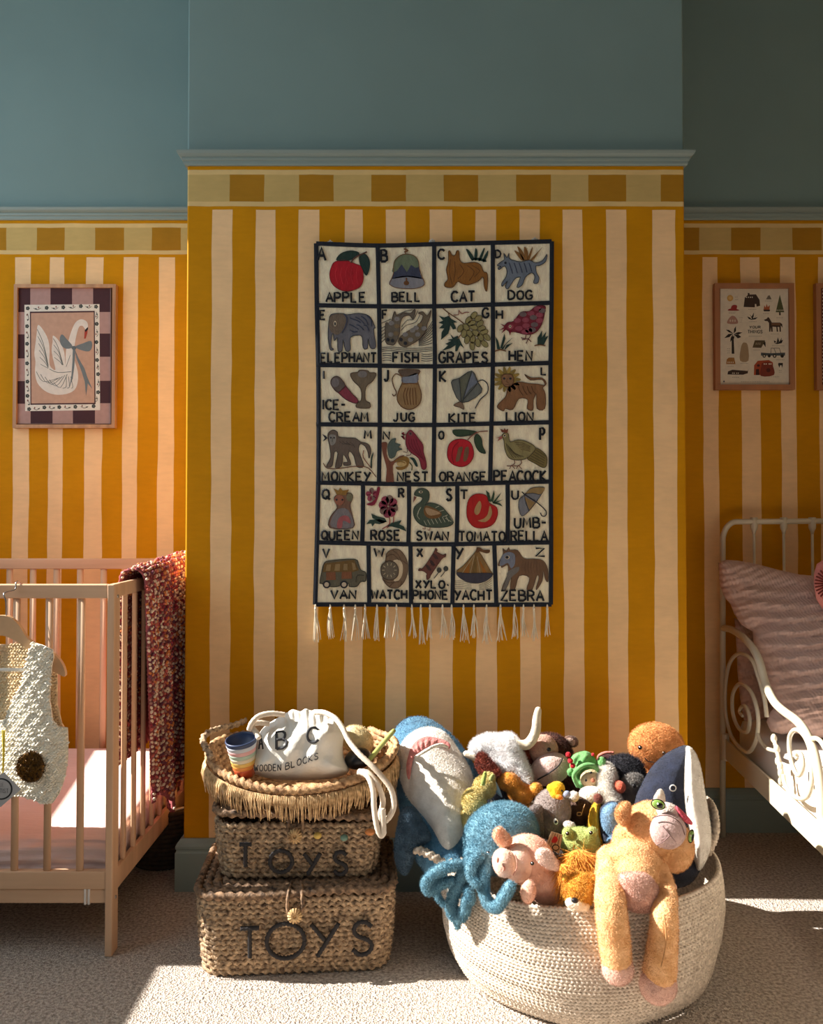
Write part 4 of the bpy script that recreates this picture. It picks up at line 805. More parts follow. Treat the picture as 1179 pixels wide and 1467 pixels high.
def stitches(b, O, fn, du, dv, r, off):
    r_ = 0; v = min(q[1] for q in O)+1
    while v < max(q[1] for q in O):
        u = max(-32, min(q[0] for q in O))+(r_%2)*du*.5
        while u < max(q[0] for q in O):
            if inside(u, v, O):
                w = fn(u, v); k = random.uniform(.85,1.15); b.ell((w.x,w.y-off,w.z), (r*1.7*k,r*.8,r*.75*k), rot(0,(35 if r_%2 else -35)+random.uniform(-12,12),0), 7)
            u += du
        v += dv; r_ += 1
stitches(VB, vo, vfn(VYF), 4.6, 3.4, .0038, .0012)
VB.mk('front_panel', knit, vest)
bo = [(-75,926),(-20,924),(44,922),(60,924),(75,931),(80,944),(82,960),(82,1010),(88,1036),(94,1046),(95,1090),(90,1115),(80,1138),(60,1140),(-75,1138)]
V, Fc = sheet(bo, 1.8, vfn(VYF+.038)); V, Fc = thicken(V, Fc, .005, (0,1,0)); VB = B(); VB.add(V, Fc); stitches(VB, bo, vfn(VYF+.038), 4.4, 4.4, .0032, .001); mk('back_panel', VB.V, VB.F, mat('shaded_crochet_cotton', (232,208,168), .95, .08, 60, .5, 420, .2), vest)  # back panel: shade painted in as a tanner tone of the cream cotton
b = B(); c = W(43.6,1099,VYF-.017)
b.ell(c, (.034,.006,.037), None, 24); V3, F3, _ = add_fur(b.V, b.F, [0]*len(b.F), 500000, .008, .0012, (0,0,0), .9)
mk('flower_pompom', V3, F3, mat('gold_tinsel', (120,84,28), .35, .5, 160, metal=.4, c2=(48,28,16)), vest)
b = B()
for k in range(5): b.tube([W(3+k,1046,VYF-.014),W(4.5+k*.4,1080,VYF-.018),W(3.6+k*.3,1112,VYF-.016)], .0011, 5)
b.mk('swing_tag_ribbon', mat('yellow_ribbon',(240,212,70),.6), vest)
a = Art(VYF-.017, (0,1010,9.17), t=.0012, m=ink)
a.poly([(50,880),(278,1105),(10,1340),(-230,1100)], (186,184,184), 0, False); a.circ(20,1100,148,142,(40,42,44),1,28); a.circ(20,1100,128,122,(176,174,174),2,28)
a.text('LITTLE', -80,1020,55,1065,(50,50,52),4,4); a.text('ARTIST',-60,1095,120,1150,(50,50,52),4,4)
a.mk('swing_tag', vest)
hg = empty('clothes_hanger', (W(5,905,VYF+.02).x, VYF+.02, W(5,905,VYF).z), 'small wooden hanger with a white bar hooked over the cot front rail', 'hanger')
hp = smooth_curve([(-8,882,0),(8,881,0),(20,885,0),(31,896,0),(43,914,0),(60,925,0),(80,936,0),(90,947,0),(95.5,960,0),(95,968,0),(85,963.5,0),(74,958,0),(60,942,0),(45,931,0),(25,917,0),(6,909.5,0),(-12,914,0),(-35,926,0),(-60,945,0),(-85,966,0),(-88,955,0),(-70,932,0),(-50,916,0),(-30,898,0),(-18,886,0)], True, 3)
a = Art(VYF+.027, t=.012); a.b.slab([a.p(q) for q in hp], VYF+.027, .012, a.mi((0,0,0))); a.b.mk('hanger_body', mat('beech_hanger',(214,172,130),.45,.08,30), hg, False)
b = B(); b.tube([W(-75,959.5,VYF+.021),W(75,959.5,VYF+.021)], .0045, 10); b.mk('hanger_bar', white, hg)
b = B(); b.tube(smooth_curve([W(9,884,VYF+.02),W(8.5,862,VYF+.02),W(6,850,VYF+.025),(W(6,841,VYF).x,CF-.008,CT-.012),(W(6,838,VYF).x,CF-.002,CT+.004),(W(6,838,VYF).x,CF+.012,CT+.006),(W(6,841,VYF).x,CF+.027,CT-.004)], False, 6), .0018, 8); b.mk('hook', steel, hg)
# dark basket half hidden behind the cot
b = B()
for k in range(13):
    z = .01+k*.014; R_ = .095+.02*k/12; b.tube([(-.80+R_*math.cos(t), 2.70+R_*math.sin(t), z) for t in np.linspace(0,2*math.pi,60,endpoint=False)], .0085, 8, closed=True, amp=.25, lob=2, tw=300)
b.tube([(-.80+.11*math.cos(t), 2.70+.11*math.sin(t), .19) for t in np.linspace(0,2*math.pi,60,endpoint=False)], .004, 8, closed=True, mi=1)
b.box((-.87,2.63,.002),(-.73,2.77,.012)); tag(b.mk('dark_basket', [mat('dark_seagrass',(70,54,40),.9,.3,60), white], loc=(-.80,2.70,0)), 'small dark woven basket on the carpet behind the cot end', 'basket')
# ------------------------------------------------------------------ bed
cream = mat('cream_enamel', (222,210,184), .3, .03, 5)
bed = empty('bed', (1.5, 1.9, 0), 'cream metal bed with curled side rails in the right alcove', 'bed')
def bX(Y): return 1.085-.085*(2.87-Y)
def bW(px, py, off=0):
    Y = .841/((px-CX)/F-.085); w = W(px, py, Y); return Vector((w.x+off, w.y, w.z))
HBY = 2.875
P = [W(1035.3,1193,HBY),W(1035.3,1000,HBY),W(1035.3,800,HBY),W(1035.3,775,HBY)]+[W(1055-19.7*math.cos(t),775-27.5*math.sin(t),HBY) for t in np.linspace(.2,math.pi/2,8)]+[W(1179,746.5,HBY),W(1340,746.5,HBY)]
P[0].z = 0.004
b = B(); b.tube(P, .0098, 14); b.mk('headboard_frame', cream, bed)
for px in (1080.5,1123,1164,1205,1246):
    b = B(); x = W(px,800,HBY).x; b.tube([(x,HBY,.35),(x,HBY,1.085)], .0048, 10); b.tube([(x,HBY,1.05),(x,HBY,1.06),(x,HBY,1.068),(x,HBY,1.075),(x,HBY,1.108)],[.005,.007,.011,.0125,.012],12); b.mk('spindle', cream, bed)
g_ = [(1037,900),(1045,901),(1053.6,905),(1063,911.5),(1072,920.6),(1080,931),(1086.7,944.5),(1091,958),(1095,974),(1101,990),(1109,1005),(1117,1014),(1127,1022),(1137,1029),(1145.6,1037),(1154,1049),(1160,1062),(1166,1078),(1170,1095),(1174,1120),(1176.5,1150),(1178,1178),(1190,1195)]
b = B(); b.tube(smooth_curve([bW(*q) for q in g_], False, 4), .0118, 12); b.mk('guard_rail', cream, bed)
def scroll(pts, r, name='scroll'):
    b = B(); b.tube(smooth_curve([bW(*q) for q in pts], False, 6), [r]*8+[r*.8], 9); b.mk(name, cream, bed)
Q = lambda l: [(980+x/2.717, 720+y/2.717) for x,y in l]
scroll(Q([(322,835),(312,760),(290,680),(262,610),(212,588),(176,630),(161,720),(163,830),(190,920),(245,972),(280,925),(288,830),(262,740),(218,705),(190,745),(190,820),(214,880),(245,892),(256,845),(242,797),(224,795),(216,815),(228,832)]), .0062)
scroll(Q([(284,890),(296,925),(320,955),(356,968)]), .006)
Q8 = lambda l: [(1020+x/5.868, 990+y/5.868) for x,y in l]
scroll(Q8([(600,700),(615,790),(660,860),(730,905),(800,890),(835,800),(840,680),(830,520),(790,400),(735,335),(690,330),(655,380),(650,480),(670,600),(705,690),(740,705),(765,640),(755,550),(725,515),(705,545),(715,570)]), .0062)
scroll(Q8([(840,400),(880,400),(920,430),(960,500)]), .0062)
b = B(); b.tube([bW(*q) for q in Q8([(515,380),(560,560),(590,770)])], .006, 8)
for q in Q8([(520,400),(545,490),(556,590),(575,640),(580,690),(583,760)]): b.ell(bW(*q), (.009,.009,.014), None, 12)
b.mk('turned_spindle', cream, bed)
b = B(); yA_, yB_ = 2.865, .9
V = [(bX(y)+dx, y, z) for y in (yB_,yA_) for dx in (-.004,.004) for z in (.277,.345)]
b.add(V, [[0,1,3,2],[4,6,7,5],[0,4,5,1],[2,3,7,6],[0,2,6,4],[1,5,7,3]]); b.tube([(bX(2.855),2.862,.36),(bX(2.855),2.862,.27)], .014, 12); fix_normals(b.mk('side_rail', cream, bed, False))
b = B(); b.tube([(bX(.9),.9,.004),(bX(.9),.9,.62)], .0118, 12); b.mk('leg', cream, bed)
b = B(); b.tube([(2.02,2.875,.004),(2.02,2.875,1.0)], .0098, 12); b.mk('leg', cream, bed)
sheetw = mat('white_sheet', (232,224,216), .9, .03, 8, .3, 40)
b = B(); b.box((1.115,1.0,.25),(2.0,2.84,.43), bev=.04)
o = b.mk('bed_mattress', sheetw, loc=(1.55,1.9,.25)); tag(o, 'white sheeted mattress on the cream metal bed', 'mattress')
for v in o.data.vertices: v.co.x += -.085*(2.87-(v.co.y+1.9))*(1 if v.co.x < 0 else 0)
def cushion(name, out, thick, m, yfn, res=4, relief=None, parent=None, loc=None, power=2., prof=None):
    "padded shape: pixel outline, depth function yfn(u,v), swelling towards and away from the room"
    O = np.array(out, float); A_ = O; Bn = np.roll(O,-1,0); D = Bn-A_
    def dist(u,v):
        p = np.array((u,v)); t = np.clip(((p-A_)*D).sum(1)/((D*D).sum(1)+1e-9),0,1); q = A_+D*t[:,None]; return math.sqrt(((q-p)**2).sum(1).min())
    V, Fc = sheet(out, res, lambda u,v: (u,v,dist(u,v))); dm = max(v[2] for v in V); n = len(V); front = []; back = []
    for u,v,d in V:
        h = (1-(1-min(1,d/dm))**power)**.5; h = prof(h) if prof else h; Y = yfn(u,v); rl = relief(u,v)*min(1,d/dm*3) if relief else 0
        front.append(W(u,v,Y-thick*h*.5-rl)); back.append(W(u,v,Y+thick*h*.5+.0004))
    cnt = {}
    for f in Fc:
        for i in range(3): cnt[(f[i],f[(i+1)%3])] = 1
    side = [[a,b2,b2+n,a+n] for (a,b2) in cnt if (b2,a) not in cnt]
    o = fix_normals(mk(name, front+back, Fc+[[i+n for i in f][::-1] for f in Fc]+side, m, parent, loc=loc)); return o
def crinkle_mat(name, c):
    m, nt, b = nodes(name); b.inputs['Roughness'].default_value=.9; b.inputs['Sheen Weight'].default_value=.15; b.inputs['Base Color'].default_value=(*lin(c),1)
    tc = N(nt,'ShaderNodeTexCoord'); mx = None
    for rot_,sc in ((0,36),(math.pi/2,70)):
        mp = N(nt,'ShaderNodeMapping'); mp.inputs['Rotation'].default_value=(0,rot_+.35,0); w_ = N(nt,'ShaderNodeTexWave'); w_.bands_direction='Z'; w_.inputs['Scale'].default_value=sc*.45; w_.inputs['Distortion'].default_value=3; w_.inputs['Detail'].default_value=2; w_.inputs['Detail Scale'].default_value=1.2
        nt.links.new(tc.outputs['Object'], mp.inputs[0]); nt.links.new(mp.outputs[0], w_.inputs[0])
        if mx is None: mx = w_.outputs['Fac']
        else:
            a_ = N(nt,'ShaderNodeMath', operation='MULTIPLY_ADD'); nt.links.new(w_.outputs['Fac'], a_.inputs[0]); a_.inputs[1].default_value=.35; nt.links.new(mx, a_.inputs[2]); mx = a_.outputs[0]
    bp = N(nt,'ShaderNodeBump'); bp.inputs['Strength'].default_value=.8; bp.inputs['Distance'].default_value=.004; nt.links.new(mx, bp.inputs['Height']); nt.links.new(bp.outputs[0], b.inputs['Normal']); return m
crk = crinkle_mat('mauve_crinkle_muslin', (214,178,164))
po = [(1029,806),(1040,802),(1056,803),(1075,806),(1095,811),(1118,817),(1145,823),(1180,826),(1230,826),(1290,832),(1300,900),(1296,1000),(1270,1062),(1225,1064),(1190,1058),(1168,1056),(1150,1052),(1135,1050),(1120,1052),(1104,1048),(1098,1034),(1102,1022),(1112,1010),(1108,995),(1094,958),(1090,942),(1080,925),(1078,905),(1062,895),(1052,880),(1046,865),(1038,856),(1031,838)]
tag(cushion('pillow', po, .16, crk, lambda u,v: 2.74-.0011*max(0,v-840)-.0003*(u-1040), 3.5, lambda u,v: .010*math.sin(v*.33+u*.05+3*math.sin(u*.02))*max(0,math.sin((v-800)*.013)) + .004*math.sin(v*.9+u*.13), loc=tuple(W(1170,1050,2.5))), 'large mauve crinkled muslin pillow leaning on the cream metal headboard', 'pillow', 'pillows on the bed')
po2 = [(1052,885),(1062,890),(1080,905),(1100,940),(1115,990),(1112,1030),(1090,1040),(1066,1034),(1060,1000),(1056,960),(1055,930)]
tag(cushion('pillow', po2, .09, crk, lambda u,v: 2.80, 4, lambda u,v: .006*math.sin(v*.2+u*.1), loc=tuple(W(1085,1030,2.8))), 'second mauve pillow mostly hidden behind the large crinkled one', 'pillow', 'pillows on the bed')
cu = empty('sunburst_cushion', W(1215,882,2.585), 'pink cushion corner with an orange sunburst at the right edge of the photo', 'cushion')
co = [(1166,822),(1170,808),(1184,799),(1215,793),(1255,797),(1268,812),(1270,845),(1262,872),(1230,882),(1195,880),(1178,872),(1169,858),(1166,840)]
cushion('cushion_cover', co, .05, plush((226,140,128)), lambda u,v: 2.585, 3, parent=cu)
a = Art(2.557, t=.001, m=felt)
for k in range(30):
    t = k*2*math.pi/30; c_,s_ = math.cos(t), math.sin(t); a.line([(1192+12*c_,836+12*s_),(1192+25*c_,836+25*s_)], 2.6, (120,44,34), 1)
a.circ(1192,836,13,13,(232,140,40),1); a.mk('sunburst', cu)
# ------------------------------------------------------------------ woven toy baskets
straw = mat('seagrass_straw', (204,174,138), .75, .25, 90, .6, 260, c2=(92,66,48), detail=4, bdist=.003)
straw2 = mat('dark_seagrass_braid', (156,124,94), .75, .28, 80, .6, 260, c2=(58,42,32), detail=4, bdist=.003)
pale = mat('pale_straw', (222,188,136), .75, .12, 60, .5, 260, c2=(170,128,82), bdist=.002)
blackyarn = mat('black_raffia', (44,40,40), .8, .1, 60, .5, 300)
def rrect(hx, hy, r, n=8):
    P = []
    for cx_,cy_,a0 in ((hx-r,hy-r,0),(-hx+r,hy-r,90),(-hx+r,-hy+r,180),(hx-r,-hy+r,270)):
        for i in range(n+1): a_ = math.radians(a0+90*i/n); P.append((cx_+r*math.cos(a_), cy_+r*math.sin(a_)))
    return P
def resample(P, step, closed=True):
    P = np.array(P, float); Q = np.vstack((P, P[:1])) if closed else P
    s = np.concatenate(([0], np.cumsum(np.linalg.norm(np.diff(Q,axis=0),axis=1)))); n = max(4,int(s[-1]/step)); t = np.linspace(0,s[-1],n+(0 if closed else 1),endpoint=not closed)
    return np.stack([np.interp(t, s, Q[:,k]) for k in range(P.shape[1])],1)
def woven(b, ring, z0, z1, pitch, r, per=.02, step=.004, amp=.3, jit=.0012, bulge=.0, zf=None, mi=0, n=7):
    k = 0; z = z0
    while z < z1+1e-6:
        f = (z-z0)/(z1-z0); s_ = 1+bulge*math.sin(math.pi*f)
        P = resample([(p[0]*s_, p[1]*s_) for p in ring(f)], step)
        zz = np.array([zf(x,y,z) if zf else z for x,y in P])+RNG.normal(0,jit*.4,len(P)); rad = r*(1+RNG.normal(0,.07,len(P)))
        V, Fc = tube(np.column_stack((P,zz)), 1.0, n, True, 1.0, (0,0,1.)) if False else tube(np.column_stack((P,zz)), r, n, True, 1.0, (0,0,1.), amp, 2, (1 if k%2 else -1)*2*math.pi/per, ph=RNG.random()*6)
        b.add(V, Fc, mi); z += pitch; k += 1
def xf(c, ang):
    a_ = math.radians(ang); return lambda v: (c[0]+v[0]*math.cos(a_)-v[1]*math.sin(a_), c[1]+v[0]*math.sin(a_)+v[1]*math.cos(a_), c[2]+v[2])
def put(b, T): b.V = [T(v) for v in b.V]; return b
def toy_basket(c, ang, hx, hy, H, label, lx, lz, ltr, lidf, wlab):
    T = xf(c, ang); r = empty('lidded_basket', c, label, 'basket', 'woven baskets stacked on the carpet')
    b = B(); woven(b, lambda f: rrect(hx-.012+.012*f, hy-.012+.012*f, .05), .008, H-.012, .0124, .0074, bulge=.015, amp=.42); V, Fc = slab([(p[0],p[1]) for p in rrect(hx-.02,hy-.02,.05)], 0, .01)
    V = [(v[0], v[2], .002-v[1]) for v in V]; b.add(V, Fc); V = b.V; V3,F3,_ = add_fur(V, b.F, [0]*len(b.F), 9000, .010, .0016, (0,0,0), .9)
    b.V = V3.tolist(); b.F = F3; b.M = [0]*len(F3); put(b, T).mk('woven_body', straw, r)
    b = B(); 
    for k in range(9):
        s_ = k*.021
        if hy-s_-.01 < .012: break
        P = resample(rrect(hx+.004-s_, hy+.004-s_, max(.012,.05-s_*.5)), .004); zz = np.array([lidf(x,y) for x,y in P])
        b.tube(np.column_stack((P,zz+H+.002)), .0095 if k==0 else .0112, 7, closed=True, up=(0,0,1), amp=.3, tw=2*math.pi/.024*(1 if k%2 else -1))
    put(b, T).mk('lid', straw2, r)
    b = B(); yf = -hy-.012; z0 = H+lidf(lx,-hy)
    b.tube(smooth_curve([(lx-.012,-hy+.03,z0+.014),(lx-.016,yf-.002,z0+.006),(lx-.017,yf-.010,z0-.03),(lx,yf-.014,z0-.052),(lx+.017,yf-.010,z0-.03),(lx+.016,yf-.002,z0+.006),(lx+.012,-hy+.03,z0+.014)], False, 6), .0042, 7, amp=.3, tw=400)
    put(b, T).mk('closing_loop', straw2, r)
    b = B(); cc = (lx, yf-.010, z0-.042); b.ell(cc, (.012,.008,.012), None, 12)
    for k in range(14): t = k*math.pi/7; b.tube([(cc[0]+.004*math.cos(t),cc[1]-.009,cc[2]+.004*math.sin(t)),(cc[0]+.017*math.cos(t),cc[1]-.004,cc[2]+.018*math.sin(t))], .003, 6)
    put(b, T).mk('button', pale, r)
    for ch,(x,z,w,h) in zip('TOYS', ltr):
        b = B()
        for st in FONT[ch]:
            P = [(x+u*w, -hy-.0155, z+v*h) for u,v in st]
            if ch == 'O': P = [(x+w*.43+w*.5*math.cos(t), -hy-.0155, z+h*.5+h*.52*math.sin(t)) for t in np.linspace(0,2*math.pi,30)]
            elif ch == 'S': P = smooth_curve(P, False, 4)
            b.tube(resample(P, .003, False), .0052, 7, amp=.2, tw=700)
        put(b, T).mk('letter', blackyarn, r)
    return r
# pixel helper on the front face of a basket
def fx(px, Y, cx): return W(px, 1300, Y).x-cx
LC = (-.292, 2.178, .002); UC = (-.288, 2.20, .212)
q = lambda x0,x1,y0,y1,Y,c: (W(x0,1300,Y).x-c[0], W(400,y1,Y).z-c[2], W(x1,1300,Y).x-W(x0,1300,Y).x, W(400,y0,Y).z-W(400,y1,Y).z)
toy_basket(LC, 4, .236, .165, .196, 'largest lidded seagrass basket with black TOYS lettering, bottom of the stack', .0, 0,
  [q(337,368,1330,1372,1.99,LC),q(378,432,1326,1374,1.99,LC),q(438,484,1326,1372,1.995,LC),q(498,534,1324,1370,2.0,LC)], lambda x,y: .004*math.sin(x*14), 'TOYS')
toy_basket(UC, 1, .203, .142, .152, 'smaller lidded seagrass basket with TOYS lettering, middle of the stack', .0, 0,
  [q(340,360,1212,1244,2.03,UC),q(386,418,1222,1252,2.03,UC),q(433,460,1226,1256,2.03,UC),q(476,500,1224,1256,2.03,UC)], lambda x,y: .008-.04*max(0,x+.05)-.02*min(0,x+.05), 'TOYS')
# small things poking out under the middle basket's lid
for px,py,c_,nm in ((455,1197,(214,180,92),'mustard wooden bead under the lid of the middle basket'),(493,1200,(104,134,118),'sage wooden bead under the lid of the middle basket'),(530,1192,(206,128,66),'orange wooden wedge under the lid of the middle basket')):
    b = B(); p = W(px,py,2.042); b.ell(p, (.010 if 'wedge' not in nm else .013,.010,.008), None, 14); tag(b.mk('wooden_bead', mat('painted_bead',c_,.4), loc=tuple(p)), nm, 'bead')
# oval tray basket with fringe
OC = Vector((-.290, 2.185, .382)); ov = empty('fringed_oval_basket', tuple(OC), 'oval seagrass tray basket with pale fringe and two handles, top of the stack', 'basket', 'woven baskets stacked on the carpet')
def oz(x, y, z): return z+.20*y*(z/.09)+(.03*(x/.25)**2)*(z/.09)
b = B(); k = 0
for f in np.linspace(0, 1, 11):
    a_, b_, z = .155+.085*f**.6, .105+.052*f**.6, .0+.088*f
    P = resample([(a_*math.cos(t), b_*math.sin(t)) for t in np.linspace(0,2*math.pi,60,endpoint=False)], .004); zz = [oz(x,y,z) for x,y in P]
    b.tube(np.column_stack((P,zz))+np.array(OC), .0085 if f < .95 else .011, 7, closed=True, up=(0,0,1), amp=.28, tw=2*math.pi/.02*(1 if k%2 else -1)); k += 1
for f in np.linspace(.05,1,9):
    b.tube([(OC.x+.155*f*math.cos(t), OC.y+.105*f*math.sin(t), OC.z) for t in np.linspace(0,2*math.pi,60,endpoint=False)], .0095, 6, closed=True, up=(0,0,1))
b.mk('woven_bowl', mat('tan_seagrass',(214,172,124),.7,.18,70,.5,260,c2=(138,96,62),detail=4), ov)
b = B()
for k in range(520):
    t = 2*math.pi*k/520+random.uniform(-.004,.004); x, y = .249*math.cos(t), .167*math.sin(t); z = oz(x,y,.072)-.002; L = random.uniform(.042,.062); e = random.uniform(-.004,.006); s2 = random.uniform(-.005,.005)
    P = [(x,y,z+.004),(x*1.025+s2*.3,y*1.035,z-.012),(x*(1.02+e)+s2,y*(1.02+e),z-L*.6),(x*(1.0+e)+s2*1.4,y*(1.0+e),z-L)]
    b.tube(np.array(P)+np.array(OC), [.0016,.0018,.0015,.0008], 4)
fr = b.mk('fringe', mat('straw_fringe',(236,200,150),.8,.15,90,.3,300,c2=(190,148,98)), ov); fr['kind'] = 'stuff'
for s_,P in ((-1,[(304,1086,2.10),(294,1070,2.12),(291,1058,2.17),(299,1049,2.2),(318,1043,2.25),(338,1038,2.29),(352,1032,2.32)]),(1,[(560,1084,2.1),(567,1072,2.13),(566,1062,2.17),(556,1054,2.21),(544,1050,2.26),(530,1044,2.31)])):
    b = B(); b.tube(smooth_curve([W(*p) for p in P], False, 8), .0078, 8, amp=.3, tw=330); b.mk('handle', straw if s_ < 0 else mat('tan_seagrass',(214,172,124),.7,.18,70,.5,260,c2=(138,96,62),detail=4), ov)
# drawstring bag
C1_ = lambda l, Y=2.1: [W(270+x/3.803, 1000+y/3.803, Y) for x,y in l]
canvas = mat('white_cotton_canvas', (240,236,226), .85, .03, 12, .35, 90, .1, bdist=.004)
bag = empty('drawstring_bag', tuple(W(428,1114,2.12)), 'white cotton drawstring bag printed ABC wooden blocks in the fringed tray basket', 'bag')
bo_ = [(355,1104),(358,1092),(362,1075),(368,1058),(375,1045),(384,1037),(398,1028),(412,1020),(420,1016),(430,1019),(438,1015),(446,1018),(453,1016),(466,1021),(480,1024),(488,1033),(493,1050),(491,1070),(493,1086),(500,1102),(494,1110),(470,1116),(430,1118),(396,1117),(372,1112)]
BO = np.array([q_[:2] for q_ in smooth_curve([(x,y,0) for x,y in bo_], True, 3)])
def bdist_(u,v):
    D = np.roll(BO,-1,0)-BO; p = np.array((u,v)); t = np.clip(((p-BO)*D).sum(1)/((D*D).sum(1)+1e-9),0,1); q_ = BO+D*t[:,None]; return math.sqrt(((q_-p)**2).sum(1).min())
def bag_front(u, v):
    h = math.sqrt(max(0,1-(1-min(1,bdist_(u,v)/46))**2.2)); pl = max(0,1-(v-1016)/34) if v > 1016 else 1
    wr = .006*pl*math.sin(u*.62+.8*math.sin(v*.1))+.004*math.sin((u*.55-v*.9)*.16)*h+.003*math.sin((u*.9+v*.5)*.2+1)*h
    return 2.13-.075*h*(1-.35*pl)-wr-.02*(v-1060)/50
V, Fc = sheet(BO, 2.2, lambda u,v: (u,v,0)); n = len(V); fr_ = [W(u,v,bag_front(u,v)) for u,v,_ in V]; bk_ = [W(u,v,2.13+.07*math.sqrt(max(0,1-(1-min(1,bdist_(u,v)/46))**2))+.001-.02*(v-1060)/50) for u,v,_ in V]
cn = {(f[i],f[(i+1)%3]):1 for f in Fc for i in range(3)}
fix_normals(mk('bag_body', fr_+bk_, Fc+[[i+n for i in f][::-1] for f in Fc]+[[a,b2,b2+n,a+n] for a,b2 in cn if (b2,a) not in cn], canvas, bag))
pr_ink = ink((60,60,64))
def on_bag(txt, x0, y0, x1, y1, h, wpx, slant=0):
    n_ = sum({'I':.3,'W':1.2,' ':.6}.get(c,.95)+.25 for c in txt)-.25; sx = (x1-x0)/n_; x = 0
    for ch in txt:
        b = B()
        for st in FONT[ch]:
            P = []
            for u,v in resample(st, .12, False):
                X = x0+(x+u)*sx; Yp = y0+(y1-y0)*((x+u)/n_)-v*h+h; P.append(W(X, Yp, bag_front(X,Yp)-.0016))
            b.tube(P, wpx/2*2.05/F, 6, flat=.4, up=(0,1,0))
        b.mk('printed_letter', pr_ink, bag); x += {'I':.3,'W':1.2}.get(ch,.95)+.25
on_bag('A', 371,1053,377,1053,20,2.6); on_bag('B', 396,1049,412,1047,24,4.2); on_bag('C', 440,1043,458,1042,21,4.2)
on_bag('WOODEN', 364,1096,403,1095,9,1.3); on_bag('BLOCKS', 409,1094,457,1078,9,1.3)
cordm = mat('cotton_cord', (232,216,196), .85, .08, 90, .5, 420)
def cord(l, par, Y): b = B(); b.tube(smooth_curve([W(270+x/3.803,1000+y/3.803,(Y[min(i,len(Y)-1)])) for i,(x,y) in enumerate(l)], False, 8), .0068, 9, amp=.08, tw=600); b.mk('drawstring', cordm, par)
cord([(690,78),(740,80),(800,112),(840,165),(875,235),(930,305),(1000,370),(1055,430),(1105,500),(1120,580),(1100,640),(1068,668),(1045,640),(1060,560),(1030,470),(980,410),(930,400)], bag, [2.09,2.07,2.05,2.03,2.01,1.985,1.97,1.965,1.96,1.96,1.96,1.965,1.97,1.97,1.98,1.99,2.0])
cord([(925,402),(975,425),(1005,500),(1012,600),(1025,690),(1045,745),(1062,735),(1060,660),(1058,600)], bag, [2.0,1.985,1.965,1.955,1.95,1.95,1.95,1.95])
cord([(525,92),(450,84),(385,98),(345,135),(330,175)], bag, [2.09,2.08,2.07,2.06,2.06]); cord([(440,140),(380,135),(345,150),(370,190),(385,220)], bag, [2.09,2.08,2.07,2.06,2.05])
# nested stacking cups
cc_ = [(52,66,98),(196,202,210),(222,170,168),(176,196,176),(226,214,188),(238,196,104),(230,148,70),(196,88,52)]
top = W(345,1059,2.07); bot = W(350,1098,2.085); ax = (bot-top).normalized()
names = ['navy','pale grey','dusty pink','sage green','cream','yellow','orange','rust red']
sidev = ax.cross(Vector((0,1,0))).normalized(); fw = ax.cross(sidev)
for i,c_ in enumerate(cc_):
    t = i/7.; R_ = .0385-.0105*t; o = top+(bot-top)*t; b = B(); n_ = 28; prof_ = [(R_,-.002),(R_+.0012,.001),(R_,.0035),(R_-.003,.021),(R_-.006,.023),(0.0005,.023),(0.0005,.020),(R_-.007,.020),(R_-.0035,.003),(R_-.002,-.002)]
    V = [o+sidev*(r_*math.cos(a_))+fw*(r_*math.sin(a_))+ax*z for r_,z in prof_ for a_ in np.linspace(0,2*math.pi,n_,endpoint=False)]; m_ = len(prof_)
    Fc = [[k*n_+j,k*n_+(j+1)%n_,((k+1)%m_)*n_+(j+1)%n_,((k+1)%m_)*n_+j] for k in range(m_) for j in range(n_)]
    tag(fix_normals(mk('stacking_cup', V, Fc, mat('cup_plastic',c_,.45,.02), loc=tuple(o))), names[i]+' stacking cup, %s the nested stack beside the drawstring bag' % ('top of' if i==0 else ('bottom of' if i==7 else 'one band in')), 'cup', 'nested stacking cups')
# odds and ends at the tray's right end
b = B(); p = W(512,1060,2.2); b.ell(p, (.045,.04,.035), rot(0,30,0), 24); V3,F3,_ = add_fur(b.V,b.F,[0]*len(b.F),90000,.006,.0016,(0,0,0),.8); tag(mk('knitted_ball', V3, F3, mat('oat_wool',(222,204,160),.9,.15,80,.5,200), loc=tuple(p)), 'oat coloured woolly ball at the right end of the tray basket', 'ball')
b = B(); p = W(513,1087,2.12); b.ell(p, (.036,.034,.026), rot(0,-15,0), 24); tag(b.mk('black_shaker', mat('black_lacquer',(34,32,34),.3,.05), loc=tuple(p)), 'round black toy shaker beside the bag in the tray basket', 'toy')
b = B(); b.tube([W(528,1090,2.10),W(545,1069,2.085),W(561,1050,2.07),W(565,1046,2.066)], [.0062,.0062,.0064,.005], 12); tag(b.mk('green_rattle_stick', mat('olive_wood',(168,172,96),.5,.1), loc=tuple(W(528,1090,2.10))), 'olive green wooden stick poking out of the tray basket towards the shark', 'stick')
